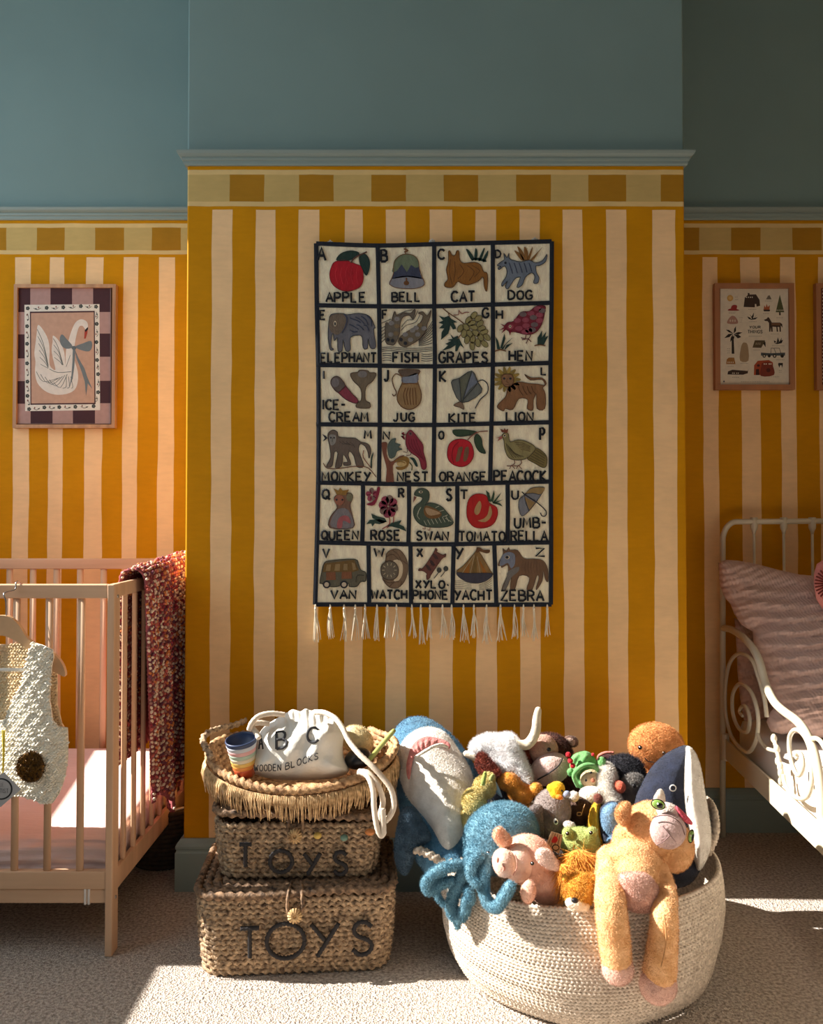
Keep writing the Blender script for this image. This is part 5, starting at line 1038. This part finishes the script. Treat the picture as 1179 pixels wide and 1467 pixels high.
# ------------------------------------------------------------------ cotton rope basket
RC = Vector((.418, 2.105, 0)); ropem = mat('cotton_rope_knit', (232,218,200), .9, .1, 120, .4, 380, c2=(196,178,158), detail=3)
rb = empty('rope_basket', tuple(RC), 'large round cream cotton rope basket overflowing with soft toys', 'basket')
def Rz(z): return float(np.interp(z, [0,.02,.05,.10,.17,.23,.28], [.290,.312,.328,.340,.342,.338,.332]))
def rim_dip(t): return -.012*math.exp(-((t+2.2)/.5)**2)
b = B(); k = 0
for z in np.arange(.006, .274, .0078):
    R_ = Rz(z); n_ = 1080; tt = np.linspace(0,2*math.pi,n_,endpoint=False); wob = .004*np.sin(tt*3+z*9)+.003*np.sin(tt*7+z*20)
    dip = np.array([rim_dip(((a_+math.pi)%(2*math.pi))-math.pi) for a_ in tt])*(z/.27)**2
    P = np.column_stack((RC.x+(R_+wob)*np.cos(tt), RC.y+(R_+wob)*np.sin(tt), z+dip+.001*np.sin(tt*5+z*40)))
    b.tube(P, .0053, 6, closed=True, up=(0,0,1), amp=.34, tw=2*math.pi/.0102*(1 if k%2 else -1), ph=k); k += 1
for R_ in np.arange(.02,.30,.02): b.tube([(RC.x+R_*math.cos(t), RC.y+R_*math.sin(t), .010) for t in np.linspace(0,2*math.pi,48,endpoint=False)], .0105, 6, closed=True, flat=.8, up=(0,0,1))
b.mk('basket_wall', ropem, rb)
hr = mat('rope_handle', (218,202,182), .9, .12, 120, .5, 380, c2=(180,160,140))
b = B(); b.tube(smooth_curve([W(1012,1222,2.0),W(1021,1205,2.02),W(1025,1185,2.04),W(1022,1162,2.07),W(1014,1148,2.12),W(1008,1150,2.17),W(1006,1170,2.2)], False, 10), .0098, 8, amp=.3, tw=420); b.mk('handle', hr, rb)
b = B(); b.tube(smooth_curve([W(640,1240,2.03),W(622,1228,2.03),W(606,1220,2.04),W(594,1216,2.06),W(598,1208,2.14),W(618,1203,2.18),W(640,1212,2.2)], False, 10), .0098, 8, amp=.3, tw=420); b.mk('handle', hr, rb)
b = B(); b.tube(smooth_curve([W(621,1206,2.09),W(632,1218,2.07),W(648,1228,2.05),W(664,1234,2.03)], False, 10), .0075, 8, amp=.3, tw=420); b.mk('handle', hr, rb)
# ------------------------------------------------------------------ soft toys
def Yrim(px, gap=.03, R=.345):
    k = (px-CX)/F; a_ = 1+k*k; b_ = -2*(RC.x*k+RC.y); c_ = RC.x**2+RC.y**2-(R+gap)**2; d = b_*b_-4*a_*c_
    return (-b_-math.sqrt(max(0,d)))/(2*a_)
FX = 7
class Toy:
    def __init__(s, name, label, px, py, Y, cat='soft toy', group='soft toys heaped in the rope basket'):
        s.r = empty(name, tuple(W(px,py,Y)), label, cat, group); s.Y = Y; s.b = B()
    def e(s, px, py, rx, ry, rd=None, Y=None, roll=0, n=20):
        Y = Y or s.Y; k = Y/F; s.b.ell(W(px,py,Y), (rx*k, (rd or min(rx,ry))*k, ry*k), rot(0,roll,0), n); return s
    def c(s, pts, n=12, k=6):
        "limb: (px,py,Y,radius px)"
        P = smooth_curve([W(p[0],p[1],p[2]) for p in pts], False, k); R = [p[3]*p[2]/F for p in pts]; R = np.interp(np.linspace(0,1,len(P)), np.linspace(0,1,len(R)), R)
        V, Fc = tube(P, R, n); s.b.add(V, Fc); s.b.ell(P[0], R[0], None, n); s.b.ell(P[-1], R[-1], None, n); return s
    def soft(s, name, m, vox=.004, sm=5, fur=60000, fl=.006, fw=.001, lean=(0,0,-.3), jit=.6, fm=None):
        o = blob(name, s.b, m, s.r, vox, sm, fm, fur*FX, fl, fw, lean, jit); s.b = B(); return o
    def hard(s, name, m, par=None): o = s.b.mk(name, m, par or s.r); s.b = B(); return o
    def cu(s, name, out, thick, m, yfn=None, res=2.5, fur=0, fl=.006, fw=.001, lean=(0,0,-.3), relief=None, sm=True, power=2.):
        if sm: out = [q_[:2] for q_ in smooth_curve([(x,y,0) for x,y in out], True, 3)]
        o = cushion(name, out, thick, m, yfn or (lambda u,v: s.Y), res, relief, s.r, power=power)
        if fur:
            me = o.data; V = np.empty(len(me.vertices)*3); me.vertices.foreach_get('co',V); V3,F3,_ = add_fur(V.reshape(-1,3), [list(p.vertices) for p in me.polygons], [0]*len(me.polygons), fur*FX, fl, fw, lean, .6)
            me2 = bpy.data.meshes.new(name); me2.from_pydata(V3.tolist(),[],F3); me2.materials.append(m); me2.polygons.foreach_set('use_smooth',[True]*len(me2.polygons)); o.data = me2; bpy.data.meshes.remove(me)
        return o
    def eye(s, px, py, Y, r=2.6, white=False):
        o = s.e(px,py,r,r,r*.7,Y,n=12).hard('eye', gloss)
        if white: s.e(px-.6,py-.8,r*.3,r*.3,r*.3,Y-r*.75*Y/F,n=8).hard('eye_glint', whitep, o)
    def line(s, pts, m=None, r=.7, name='stitched_line'):
        s.b.tube(smooth_curve([W(*p) for p in pts], False, 6), r*s.Y/F, 6); s.hard(name, m or darkt)
gloss = mat('black_gloss', (18,16,18), .15, .02); whitep = mat('white_gloss', (240,240,236), .3, .02); darkt = mat('dark_thread', (44,34,36), .8)
RG = Yrim
# shark
t = Toy('shark_soft_toy', 'big blue shark soft toy leaning back with white belly and pink mouth', 630, 1225, 2.24)
SY = lambda u,v: 2.235+.0013*(1130-v)
t.cu('body', [(561,1066),(565,1047),(576,1033),(590,1027),(607,1027),(623,1034),(642,1048),(658,1064),(672,1084),(684,1104),(692,1125),(694,1180),(690,1240),(660,1262),(620,1258),(594,1228),(577,1180),(569,1135),(564,1098)], .17, plush((92,142,172),(70,112,142)), SY, 3, 60000, .006)
t.cu('white_belly', [(570,1086),(573,1068),(582,1053),(597,1043),(615,1041),(632,1046),(645,1057),(659,1077),(673,1100),(679,1122),(679,1150),(671,1185),(661,1212),(645,1226),(628,1218),(613,1190),(598,1166),(585,1146),(575,1122),(570,1100)], .14, plush((246,240,232),(236,228,218)), lambda u,v: SY(u,v)-.045, 2.5, 50000, .005, .0009)
def bsurf(u,v,k=0): return SY(u,v)-.045-.068-k
t.cu('pink_mouth', [(584,1086),(589,1070),(598,1060),(610,1055),(622,1056),(636,1060),(645,1066),(643,1073),(632,1066),(621,1068),(608,1076),(596,1083),(591,1092),(587,1116),(583,1112),(582,1098)], .022, plush((214,138,132),(196,116,112)), lambda u,v: SY(u,v)-.105, 1.5, 0, relief=lambda u,v: .004*math.sin(math.atan2(v-1092,u-606)*22))
t.b.tube(smooth_curve([W(594,1085,SY(0,1085)-.142),W(607,1077.5,SY(0,1077)-.152),W(621,1069.5,SY(0,1069)-.152),W(633,1067,SY(0,1067)-.147),W(642,1071,SY(0,1071)-.137)],False,5), [.003,.0045,.0045,.0045,.003], 8); t.hard('lower_lip', plush((236,228,216),(222,212,200)))
t.cu('side_fin', [(576,1160),(592,1156),(606,1176),(615,1192),(617,1203),(608,1209),(598,1217),(593,1227),(588,1243),(581,1253),(573,1248),(566,1231),(566,1204),(570,1182)], .045, plush((76,100,118),(58,80,98)), lambda u,v: 2.06, 2.5, 60000, .005)  # fin darker than the body: shade from the baskets put into its colour
# longhorn cow
t = Toy('cow_soft_toy', 'white and rust brown longhorn cow soft toy with cream horns behind the heap', 715, 1120, 2.27)
RU = plush((140,58,34),(96,34,22)); HW = plush((252,250,250),(244,240,240)); HC = plush((232,218,196),(222,206,182),.2)
t.e(722,1118,44,40,34,2.31).e(716,1098,34,30,24,2.29).e(748,1085,14,24,12,2.27,-25).soft('brown_body', RU, fl=.010)
t.cu('white_face', [(675,1072),(679,1063),(688,1057),(700,1053),(714,1054),(727,1052),(736,1056),(742,1064),(746,1078),(753,1095),(759,1110),(759,1124),(751,1126),(742,1116),(727,1109),(717,1110),(709,1094),(697,1081),(684,1080)], .13, HW, lambda u,v: 2.22+.0016*(1090-v), 2.5, 90000, .012, .0011, (0,0,-.2))
t.cu('cheek_patch', [(684,1081),(692,1078),(700,1086),(710,1096),(717,1109),(708,1114),(692,1110),(682,1096)], .03, RU, lambda u,v: 2.165+.0016*(1090-v), 2, 60000, .008)
t.c([(742,1066,2.24,6.5),(754,1067,2.24,7.5),(763,1058,2.235,7.5),(768,1045,2.23,7),(769,1030,2.23,6.4),(771,1017,2.23,5)]).soft('horn', HC, .0035, 3, 0)
t.c([(684,1084,2.24,8),(676,1082,2.24,6.5),(668,1080,2.24,5)]).soft('horn', HC, .0035, 3, 0)
t.e(757,1115,4,10,4,2.17,-10).soft('nostril_patch', plush((166,84,60)), fl=.004)
# monkey
t = Toy('monkey_soft_toy', 'brown monkey soft toy with pale pink muzzle and long dark smile line', 795, 1110, 2.3)
t.e(787,1082,33,31,26,2.31).e(800,1140,36,40,28,2.32).soft('head_and_body', plush((98,52,38),(66,34,26)), fl=.008)
t.e(778,1074,22,22,14,2.265).soft('face', plush((206,164,146),(190,146,130)), fl=.003)
t.e(818,1062,12,9,4,2.33,20).soft('ear', plush((140,112,98),(120,92,80)), fl=.004); t.e(817,1063,8,6,3,2.315,20).soft('inner_ear', plush((190,160,146)), .003, fl=.003)
t.e(788,1102,30,22,20,2.235,-22).soft('muzzle', plush((218,186,178),(204,168,160)), .004, 5, 50000, .003)
t.eye(786.5,1074,2.222,3.3); t.line([(770,1117,2.205),(786,1108,2.195),(800,1097,2.196),(806,1086,2.21)], r=.9)
# green hooded elf doll
t = Toy('elf_soft_toy', 'small soft doll in a mint green hood with red berry tufts', 842, 1125, 2.17)
GH = plush((124,184,112),(98,158,92),.3)
t.cu('hood', [(823,1116),(816,1098),(819,1084),(828,1078),(840,1076),(850,1083),(857,1096),(861,1110),(858,1126),(843,1132),(829,1128)], .06, GH, None, 2, 30000, .003, relief=lambda u,v: .004*math.sin(u*.35+v*.2))
t.b.tube(smooth_curve([W(*p) for p in ((828,1127,2.13),(822,1113,2.125),(827,1103,2.12),(838,1096,2.118),(850,1097,2.12),(858,1105,2.128))],False,6), .0055, 8); t.hard('hood_brim', GH)
t.e(845,1115,14.5,12.5,10,2.132,-20).soft('face', plush((220,196,160),(204,178,142)), .003, fl=.003)
for x,y,r_ in ((814,1081,4.2),(817,1090,4.4),(820.5,1097,4.2),(849.5,1081,3)): t.e(x,y,r_,r_,r_,2.14,n=12).soft('red_berry', plush((196,24,40)), .003, 2, fl=.002)
for x,y,r_ in ((817,1106,5),(862,1091,6)): t.e(x,y,r_,r_*1.2,r_,2.14,n=12).soft('hood_bobble', GH, .003, 2, fl=.003)
t.eye(846.6,1107,2.111,1.8); t.eye(839.5,1118,2.112,1.8); t.e(849.5,1118,3.4,3.4,2.5,2.110,n=12).soft('nose', plush((168,104,78)), .002, 1, fl=.001); t.e(843,1150,16,20,12,2.19).soft('torso', GH, fl=.003)
# dark red plush behind penguin
t = Toy('strawberry_soft_toy', 'dark red soft toy with a pale rim peeping up behind the penguin', 868, 1090, 2.24)
t.e(869,1094,15,14,12).soft('body', plush((84,34,36),(56,22,26)), fl=.004); t.b.tube(smooth_curve([W(*p) for p in ((855,1092,2.22),(858,1083,2.215),(867,1078.5,2.21),(879,1078.5,2.21))],False,6), .004, 8); t.hard('rim', plush((206,120,104)))
# brown potato plush
t = Toy('round_brown_soft_toy', 'round tan brown soft toy with stitched smile at the back of the basket', 940, 1100, 2.29)
t.e(940,1068,40,32,26,roll=8).e(940,1140,34,50,24,2.31).soft('body', plush((224,156,94),(206,134,72)), fl=.006, fur=80000)
t.eye(917,1071,2.241,3.1,True); t.eye(950.5,1078.5,2.243,3.1,True); t.line([(924,1086,2.244),(929,1091,2.245),(937,1092,2.246)], r=.7)
# penguin
t = Toy('penguin_soft_toy', 'fluffy black and white penguin soft toy with a coral beak', 890, 1140, 2.18)
BK = plush((44,42,52),(28,28,36)); PW = plush((250,244,236),(236,228,218))
t.e(894,1110,30,27,26).e(888,1160,30,34,24,2.2).soft('body', BK, fl=.010, fur=80000, fm=None)
t.cu('white_cheek', [(857,1106),(862,1097),(871,1094),(879,1101),(883,1114),(881,1128),(888,1142),(890,1156),(872,1158),(862,1140),(857,1120)], .07, PW, lambda u,v: 2.125+.0012*(1120-v), 2, 90000, .008)
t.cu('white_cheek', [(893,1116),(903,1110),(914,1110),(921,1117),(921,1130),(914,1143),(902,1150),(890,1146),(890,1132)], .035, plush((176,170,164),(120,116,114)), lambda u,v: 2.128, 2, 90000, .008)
t.e(886,1127,10.5,9,12,2.10,8).soft('beak', plush((222,112,84),(206,96,70)), .003, fl=.002); t.eye(868.5,1111,2.108,2); t.eye(909,1126,2.10,2.8)
# orca
t = Toy('orca_soft_toy', 'navy orca soft toy standing upright with a broad white side', 970, 1230, 2.04)
NVY = plush((30,37,58),(20,25,42),.2); OW = plush((232,226,216),(220,212,200),.2)
OY = lambda u,v: 2.05-.0004*(v-1100)
t.cu('body', [(985,1068),(968,1072),(948,1084),(931,1102),(918,1126),(910,1146),(908,1185),(918,1225),(940,1262),(968,1272),(990,1265),(1004,1245),(1014,1215),(1014,1170),(1005,1120),(998,1085)], .15, NVY, OY, 3, 30000, .003)
t.cu('white_side', [(984,1069),(992,1073),(999,1084),(1005,1104),(1009,1130),(1014,1158),(1019,1195),(1016,1222),(1002,1247),(992,1230),(984,1200),(976,1165),(974,1130),(977,1098),(981,1080)], .11, OW, lambda u,v: OY(u,v)-.03, 2.5, 30000, .003)
t.b.tube([W(964+4.3*math.cos(a_),1129+4.3*math.sin(a_),1.957) for a_ in np.linspace(0,2*math.pi,18,endpoint=False)], .0014, 6, closed=True); t.hard('eye_ring', whitep); t.eye(964,1129,1.957,2)
t.cu('belly_tab', [(952,1262),(962,1262),(970,1270),(966,1278),(956,1278)], .02, plush((226,170,146)), lambda u,v: 1.84, 2)
# large tan cat
t = Toy('cat_soft_toy', 'large tan cat soft toy with green eyes draped over the basket front', 905, 1290, 1.84)
TN = plush((238,190,138),(226,168,108)); PL = plush((226,184,166),(212,168,152)); MZ = plush((206,178,172),(192,162,158),.25)
Lg = Yrim(880,.035); Rg_ = Yrim(948,.035)
t.e(905,1240,44,38,34,1.845).e(909,1256,34,26,24,1.80).e(912,1272,42,32,24,1.84).c([(874,1232,1.85,21),(873,1262,1.80,22),(875,1300,Lg,22.5),(880,1345,Lg,23),(884,1383,Lg,21)]).c([(938,1245,1.85,20),(950,1275,1.80,18),(952,1305,Rg_-.005,18.5),(950,1345,Rg_-.01,21),(945,1392,Rg_-.01,24)]).soft('body_and_legs', TN, .0045, 5, 60000, .0048, .0009)
t.e(889,1215,15,16,12,1.88).e(902,1200,24,22,20,1.88).e(936,1193,46,44,34,1.88,20).e(968,1215,26,34,24,1.875,10).soft('head', TN, .0045, 5, 60000, .0045, .0009)
t.cu('ear', [(882,1168),(885,1156),(895,1149),(903,1154),(902,1170),(897,1182),(888,1180)], .03, TN, lambda u,v: 1.85, 2, 60000, .006); t.cu('ear', [(936,1146),(941,1134),(946,1130),(951,1135),(953,1147),(946,1152)], .02, plush((226,214,200)), lambda u,v: 1.86, 2, 40000, .003)
t.e(957,1190,26,26,17,1.79,10).soft('muzzle', MZ, .0035, 4, 30000, .003)
t.e(957,1163,17,13,12,1.81,20).soft('nose_bridge', plush((214,196,184)), .0035, 4, 30000, .003)
t.line([(934,1172,1.777),(948,1168,1.770),(962,1170,1.768),(975,1180,1.768),(981,1196,1.774)], plush((120,92,88)), r=.7); t.line([(949,1183,1.766),(960,1197,1.764),(968,1206,1.768)], plush((170,140,138)), r=.9); t.line([(960,1197,1.762),(950,1206,1.766),(941,1211,1.775)], plush((120,92,88)), r=.7)
t.cu('pink_nose', [(968,1155),(974,1158),(984,1168),(992,1178),(990,1182),(980,1177),(973,1169)], .022, plush((222,92,108),(200,70,90)), lambda u,v: 1.80, 1.5)
for px,py,rx,ry,Y,rl in ((943,1152.5,11,7.5,1.79,18),(990,1198,4.5,10,1.792,10)):
    eo = t.e(px,py,rx,ry,3,Y,rl).hard('eye', gloss); t.e(px,py,rx*.85,ry*.82,3,Y-.002,rl).hard('green_iris', mat('green_iris',(150,190,96),.3,.2,200), eo); t.e(px+2,py+1.5,rx*.45,ry*.55,3,Y-.0042,rl).hard('pupil', gloss, eo); t.e(px-.5,py-1,1.3,1.3,2,Y-.0075).hard('eye_glint', whitep, eo)
t.cu('belly_patch', [(886,1256),(895,1250),(914,1249),(930,1255),(942,1270),(946,1287),(937,1303),(921,1307),(902,1303),(890,1286)], .07, PL, lambda u,v: 1.765, 2, 40000, .005)
t.e(885,1387,23,23,20,Lg-.003,-12).soft('paw', PL, .004, 4, 40000, .004); t.e(943,1411,27,27,20,Rg_-.012,5).soft('paw', PL, .004, 4, 40000, .004)
t.line([(952,1310,Rg_-.040),(954,1350,Rg_-.044),(947,1385,Rg_-.05)], plush((186,136,84)), r=.8)
# octopus
t = Toy('octopus_soft_toy', 'blue octopus soft toy with curling arms spilling over the basket rim', 715, 1250, 1.92)
OB = plush((122,166,184),(92,142,164)); A1 = lambda px: Yrim(px,.03)
t.e(718,1196,54,44,40,1.97,-18).e(706,1222,42,28,30,1.95).soft('head', OB, .0045, 5, 80000, .007)
arms = [[(672,1236,10),(660,1258,10),(650,1282,10),(647,1303,10),(655,1315,9.5),(665,1306,9),(668,1288,8)],[(665,1240,9),(645,1241,9),(624,1250,9),(611,1264,9),(616,1276,8.5),(632,1266,8),(648,1262,8)],[(636,1258,6),(625,1268,6),(627,1283,5.5),(637,1296,5)],[(686,1228,12),(676,1240,11),(678,1256,10),(684,1264,9)],[(697,1232,10),(693,1252,10),(693,1272,9.5),(699,1292,9.5),(711,1300,9.5),(720,1288,9.5),(731,1270,9)],[(664,1262,9),(671,1276,9),(674,1290,8)],[(656,1310,6),(655,1320,5.5),(655,1328,5)]]
for i,ar_ in enumerate(arms):
    off = (0,-.012,.012,-.03,-.01,.01,0)[i]
    pts = [(x,y,(A1(max(x,655))+off)*(1 if (i in (1,2,5,6) or j>0) else 1)+.03*(j==0), r_*.88) for j,(x,y,r_) in enumerate(ar_)]
    t.c(pts); t.soft('arm', OB, .004, 3, 80000, .006)
t.eye(699,1222,1.884,3,True)
# pig
t = Toy('pig_soft_toy', 'pale pink pig soft toy lying on its side at the front rim', 765, 1285, 1.88)
PG = plush((242,196,172),(230,176,152),.25)
t.e(757,1232,38,35,30,1.87,25).e(785,1262,34,32,26,1.87).soft('body', PG, .004, 6, 50000, .004)
t.e(742,1236,24,27,22,1.845).e(722,1236,17,20,20,1.825,-12).soft('snout', plush((250,214,194),(240,196,176),.25), .0035, 4, 40000, .003)
t.cu('ear', [(706,1199),(708,1188),(717,1184),(727,1193),(734,1203),(728,1214),(720,1216),(712,1208)], .022, plush((250,206,178),(240,170,130)), lambda u,v: 1.84, 2, 50000, .004)
t.cu('ear', [(767,1222),(773,1215),(783,1216),(793,1224),(800,1238),(799,1247),(789,1246),(778,1240),(769,1232)], .03, plush((250,222,208),(240,206,192)), lambda u,v: 1.80, 2, 50000, .004)
t.e(757,1277,11,17,11,Yrim(757,.01),8).soft('foot', PG, .004, 3, 50000, .004); t.eye(762.5,1237,1.797,2.8,True)
t.line([(735,1254,1.80),(741,1240,1.788),(738,1224,1.795)], plush((214,150,130)), r=.8, name='snout_seam')
for x,y in ((713,1232),(722,1244)): t.e(x,y,2,4,2,1.795).hard('nostril', plush((214,140,120)))
# frog
t = Toy('frog_soft_toy', 'pale green frog soft toy head above the little lion', 830, 1210, 1.96)
FG = plush((176,188,112),(158,170,94))
t.e(831,1208,29,22,22).e(813,1193,8,8,8,1.945).e(848,1193,9,9,8,1.945).e(830,1245,26,34,20,2.0).soft('head', FG, .0038, 4, 60000, .004)
t.eye(813,1194,1.929,2.8,True); t.eye(846.5,1193,1.927,2.8,True)
# little lion
t = Toy('lion_soft_toy', 'small golden lion soft toy hanging head down with a shaggy mane', 830, 1295, 1.84)
LG = plush((238,182,72),(214,150,52)); Ly = 1.80
t.e(831,1238,24,20,18,1.86).e(812,1262,14,26,14,1.84,-20).soft('mane', plush((240,174,68),(206,136,46)), .005, 3, 20000, .034, .0014, (0,-.35,-1.4), .4)
t.e(830,1275,22,22,20,1.79).e(845,1262,10,10,8,1.80).soft('head', LG, .0035, 4, 90000, .008)
t.e(825,1295,16,9,9,1.768,12).e(835,1298,10,7,9,1.77).soft('muzzle', plush((240,226,204)), .003, 3, 50000, .003); t.e(823.5,1290,5.5,4,4,1.745,8).soft('nose', mat('black_felt',(26,24,28),.5), .002, 1, 0)
for x,y in ((809,1258),(850,1262)): t.e(x,y,5,6,4,1.79).soft('ear', LG, .003, 2, 60000, .004)
# elephant with tag
t = Toy('elephant_soft_toy', 'grey elephant soft toy with a striped swing tag, chick on its head', 790, 1195, 2.06)
EG = plush((156,142,136),(134,120,116))
t.e(791,1160,27,30,24,2.04).e(786,1182,20,20,18,2.03).e(800,1225,30,40,22,2.08).soft('head', EG, .004, 5, 60000, .004)
t.cu('ear', [(757,1160),(765,1153),(777,1155),(779,1175),(779,1200),(770,1206),(761,1190)], .035, plush((124,112,108),(104,92,90)), lambda u,v: 2.0, 2, 40000, .004)
t.e(816,1183,10,6.5,7,1.985,20).soft('trunk_tip', plush((216,204,194)), .003, 3, 50000, .003); t.e(796,1177,3.4,4.4,2.5,1.987,-10).hard('eye_ring', whitep); t.eye(796.5,1177.5,1.984,2.3)
a = Art(1.93, t=.0006, m=ink); a.poly([(790,1191),(806,1196),(801,1223),(781,1212)], (196,172,140), 0, False)
for k in range(4): a.line([(792.5+k*3.4,1192.5+k*1.1),(784+k*4.2,1212.5+k*2.3)], 1.1, (110,82,64), 1)
a.poly([(793,1199),(796,1198),(799,1202),(796,1207),(790,1206)], (190,40,40), 2); a.circ(796,1214,5.5,4.6,(60,48,44),2); a.circ(796,1214,4,3.2,(196,172,140),3); a.mk('swing_tag', t.r)
# chick
t = Toy('chick_soft_toy', 'tiny yellow chick with orange beak sitting on the grey elephant', 797, 1138, 2.0)
YL = plush((250,206,30),(240,180,20),.3)
t.e(798,1130,11.5,10.5,10).e(789,1129,6,6,6).e(796,1138,9,6,8,1.995,20).soft('body', YL, .003, 3, 40000, .003); t.e(801,1142,6,3.6,5,1.98,15).soft('beak', plush((244,140,30)), .0025, 2, 0); t.eye(805,1133,1.985,1.6)
t.b.ell(W(812,1138,1.985), (.010,.007,.009), None, 12); t.hard('bow', mat('blue_check_bow',(88,108,150),.8,.4,500,c2=(230,230,235)))
# brown and white dog
t = Toy('puppy_soft_toy', 'white topped dark brown soft toy with a stitched square, between elephant and banana', 838, 1160, 2.1)
t.e(850,1139,21,12,14,2.09,8).e(822,1141,8,8,8,2.06).soft('white_head', plush((246,238,226),(232,222,208)), fl=.003)
t.e(832,1170,20,28,18,2.08).e(835,1210,20,30,16,2.1).soft('brown_body', plush((84,60,48),(62,42,34)), fl=.005)
t.line([(838,1152,2.045),(835,1160,2.043),(833,1168,2.043)], plush((196,160,120)), .6); t.line([(827,1164,2.044),(832,1164,2.043),(832,1168,2.043),(827,1168,2.043),(827,1164,2.044)], plush((196,160,120)), .6)
# banana
t = Toy('banana_soft_toy', 'yellow banana soft toy with a brown tip standing behind the frog', 855, 1200, 2.02)
t.cu('peel', [(850,1151),(857,1150),(862,1158),(865,1172),(870,1190),(873,1206),(871,1222),(850,1226),(842,1206),(841,1186),(844,1166)], .07, plush((226,180,44),(204,152,30)), None, 2, 40000, .003, relief=lambda u,v: .005*math.cos((u-855)*.5+(v-1150)*.02))
t.e(857,1144,7,7.5,6,2.0,-20).soft('brown_tip', plush((124,64,46),(96,46,34)), .003, 3, 40000, .003)
# light blue plush
t = Toy('light_blue_soft_toy', 'light blue mitten shaped soft toy part beside the tan cat', 880, 1190, 2.0)
t.cu('pad', [(861,1168),(866,1156),(879,1150),(889,1158),(896,1178),(900,1200),(892,1216),(877,1221),(869,1213),(870,1203),(873,1197),(864,1186)], .06, plush((136,172,200),(116,152,184)), lambda u,v: 1.965, 2, 50000, .004)
t.cu('dark_backing', [(858,1168),(863,1154),(878,1147),(892,1156),(900,1178),(903,1202),(893,1225),(870,1232),(862,1205)], .04, plush((38,44,62)), lambda u,v: 1.99, 2.5, 0)
# yellow boucle giraffe/dinosaur
t = Toy('yellow_boucle_soft_toy', 'yellow bobbly soft toy with green horn tips leaning on the shark', 678, 1195, 2.09)
BL = plush((238,222,158),(214,194,122),.9)
t.e(694,1128,16,16,14,2.10).e(700,1116,9,9,8,2.11).e(679,1148,17,18,17,2.07).e(674,1186,15,34,15,2.10,-8).e(684,1230,22,30,16,2.1).soft('body', BL, .0038, 2, 110000, .006, .0016, (0,0,0), .9)
t.c([(692,1122,2.07,3.6),(694,1112,2.07,3.2),(695,1107,2.07,2.6)]).soft('horn', plush((150,164,82)), .0025, 1, 0); t.c([(703,1116,2.09,3.6),(706,1111,2.09,3)]).soft('horn', plush((150,154,92)), .0025, 1, 0)
# golden bear
t = Toy('golden_soft_toy', 'golden yellow velour soft toy lying in front of the cow', 738, 1145, 2.15)
GD = mat('gold_velour', (222,150,40), .6, .2, 40, .7, 90, .5, c2=(188,112,24), bdist=.006)
t.e(729,1120,17,13,14,2.14,5).e(745,1136,20,16,16,2.14,30).e(768,1131,10,10,9,2.13).e(745,1175,22,30,18,2.17).soft('body', GD, .004, 4, 60000, .004)
# navy toy
t = Toy('navy_soft_toy', 'navy soft toy with a pale blue flash, tucked behind the octopus', 712, 1150, 2.17)
t.e(711,1140,24,30,20,2.17,-20).e(716,1190,26,36,20,2.2).soft('body', NVY, fl=.004); t.cu('blue_flash', [(706,1118),(712,1122),(719,1139),(718,1142),(709,1133)], .012, plush((150,186,212)), lambda u,v: 2.118, 1.5); t.cu('white_flash', [(703,1145),(708,1150),(711,1156),(704,1152)], .01, plush((226,226,226)), lambda u,v: 2.118, 1.5)
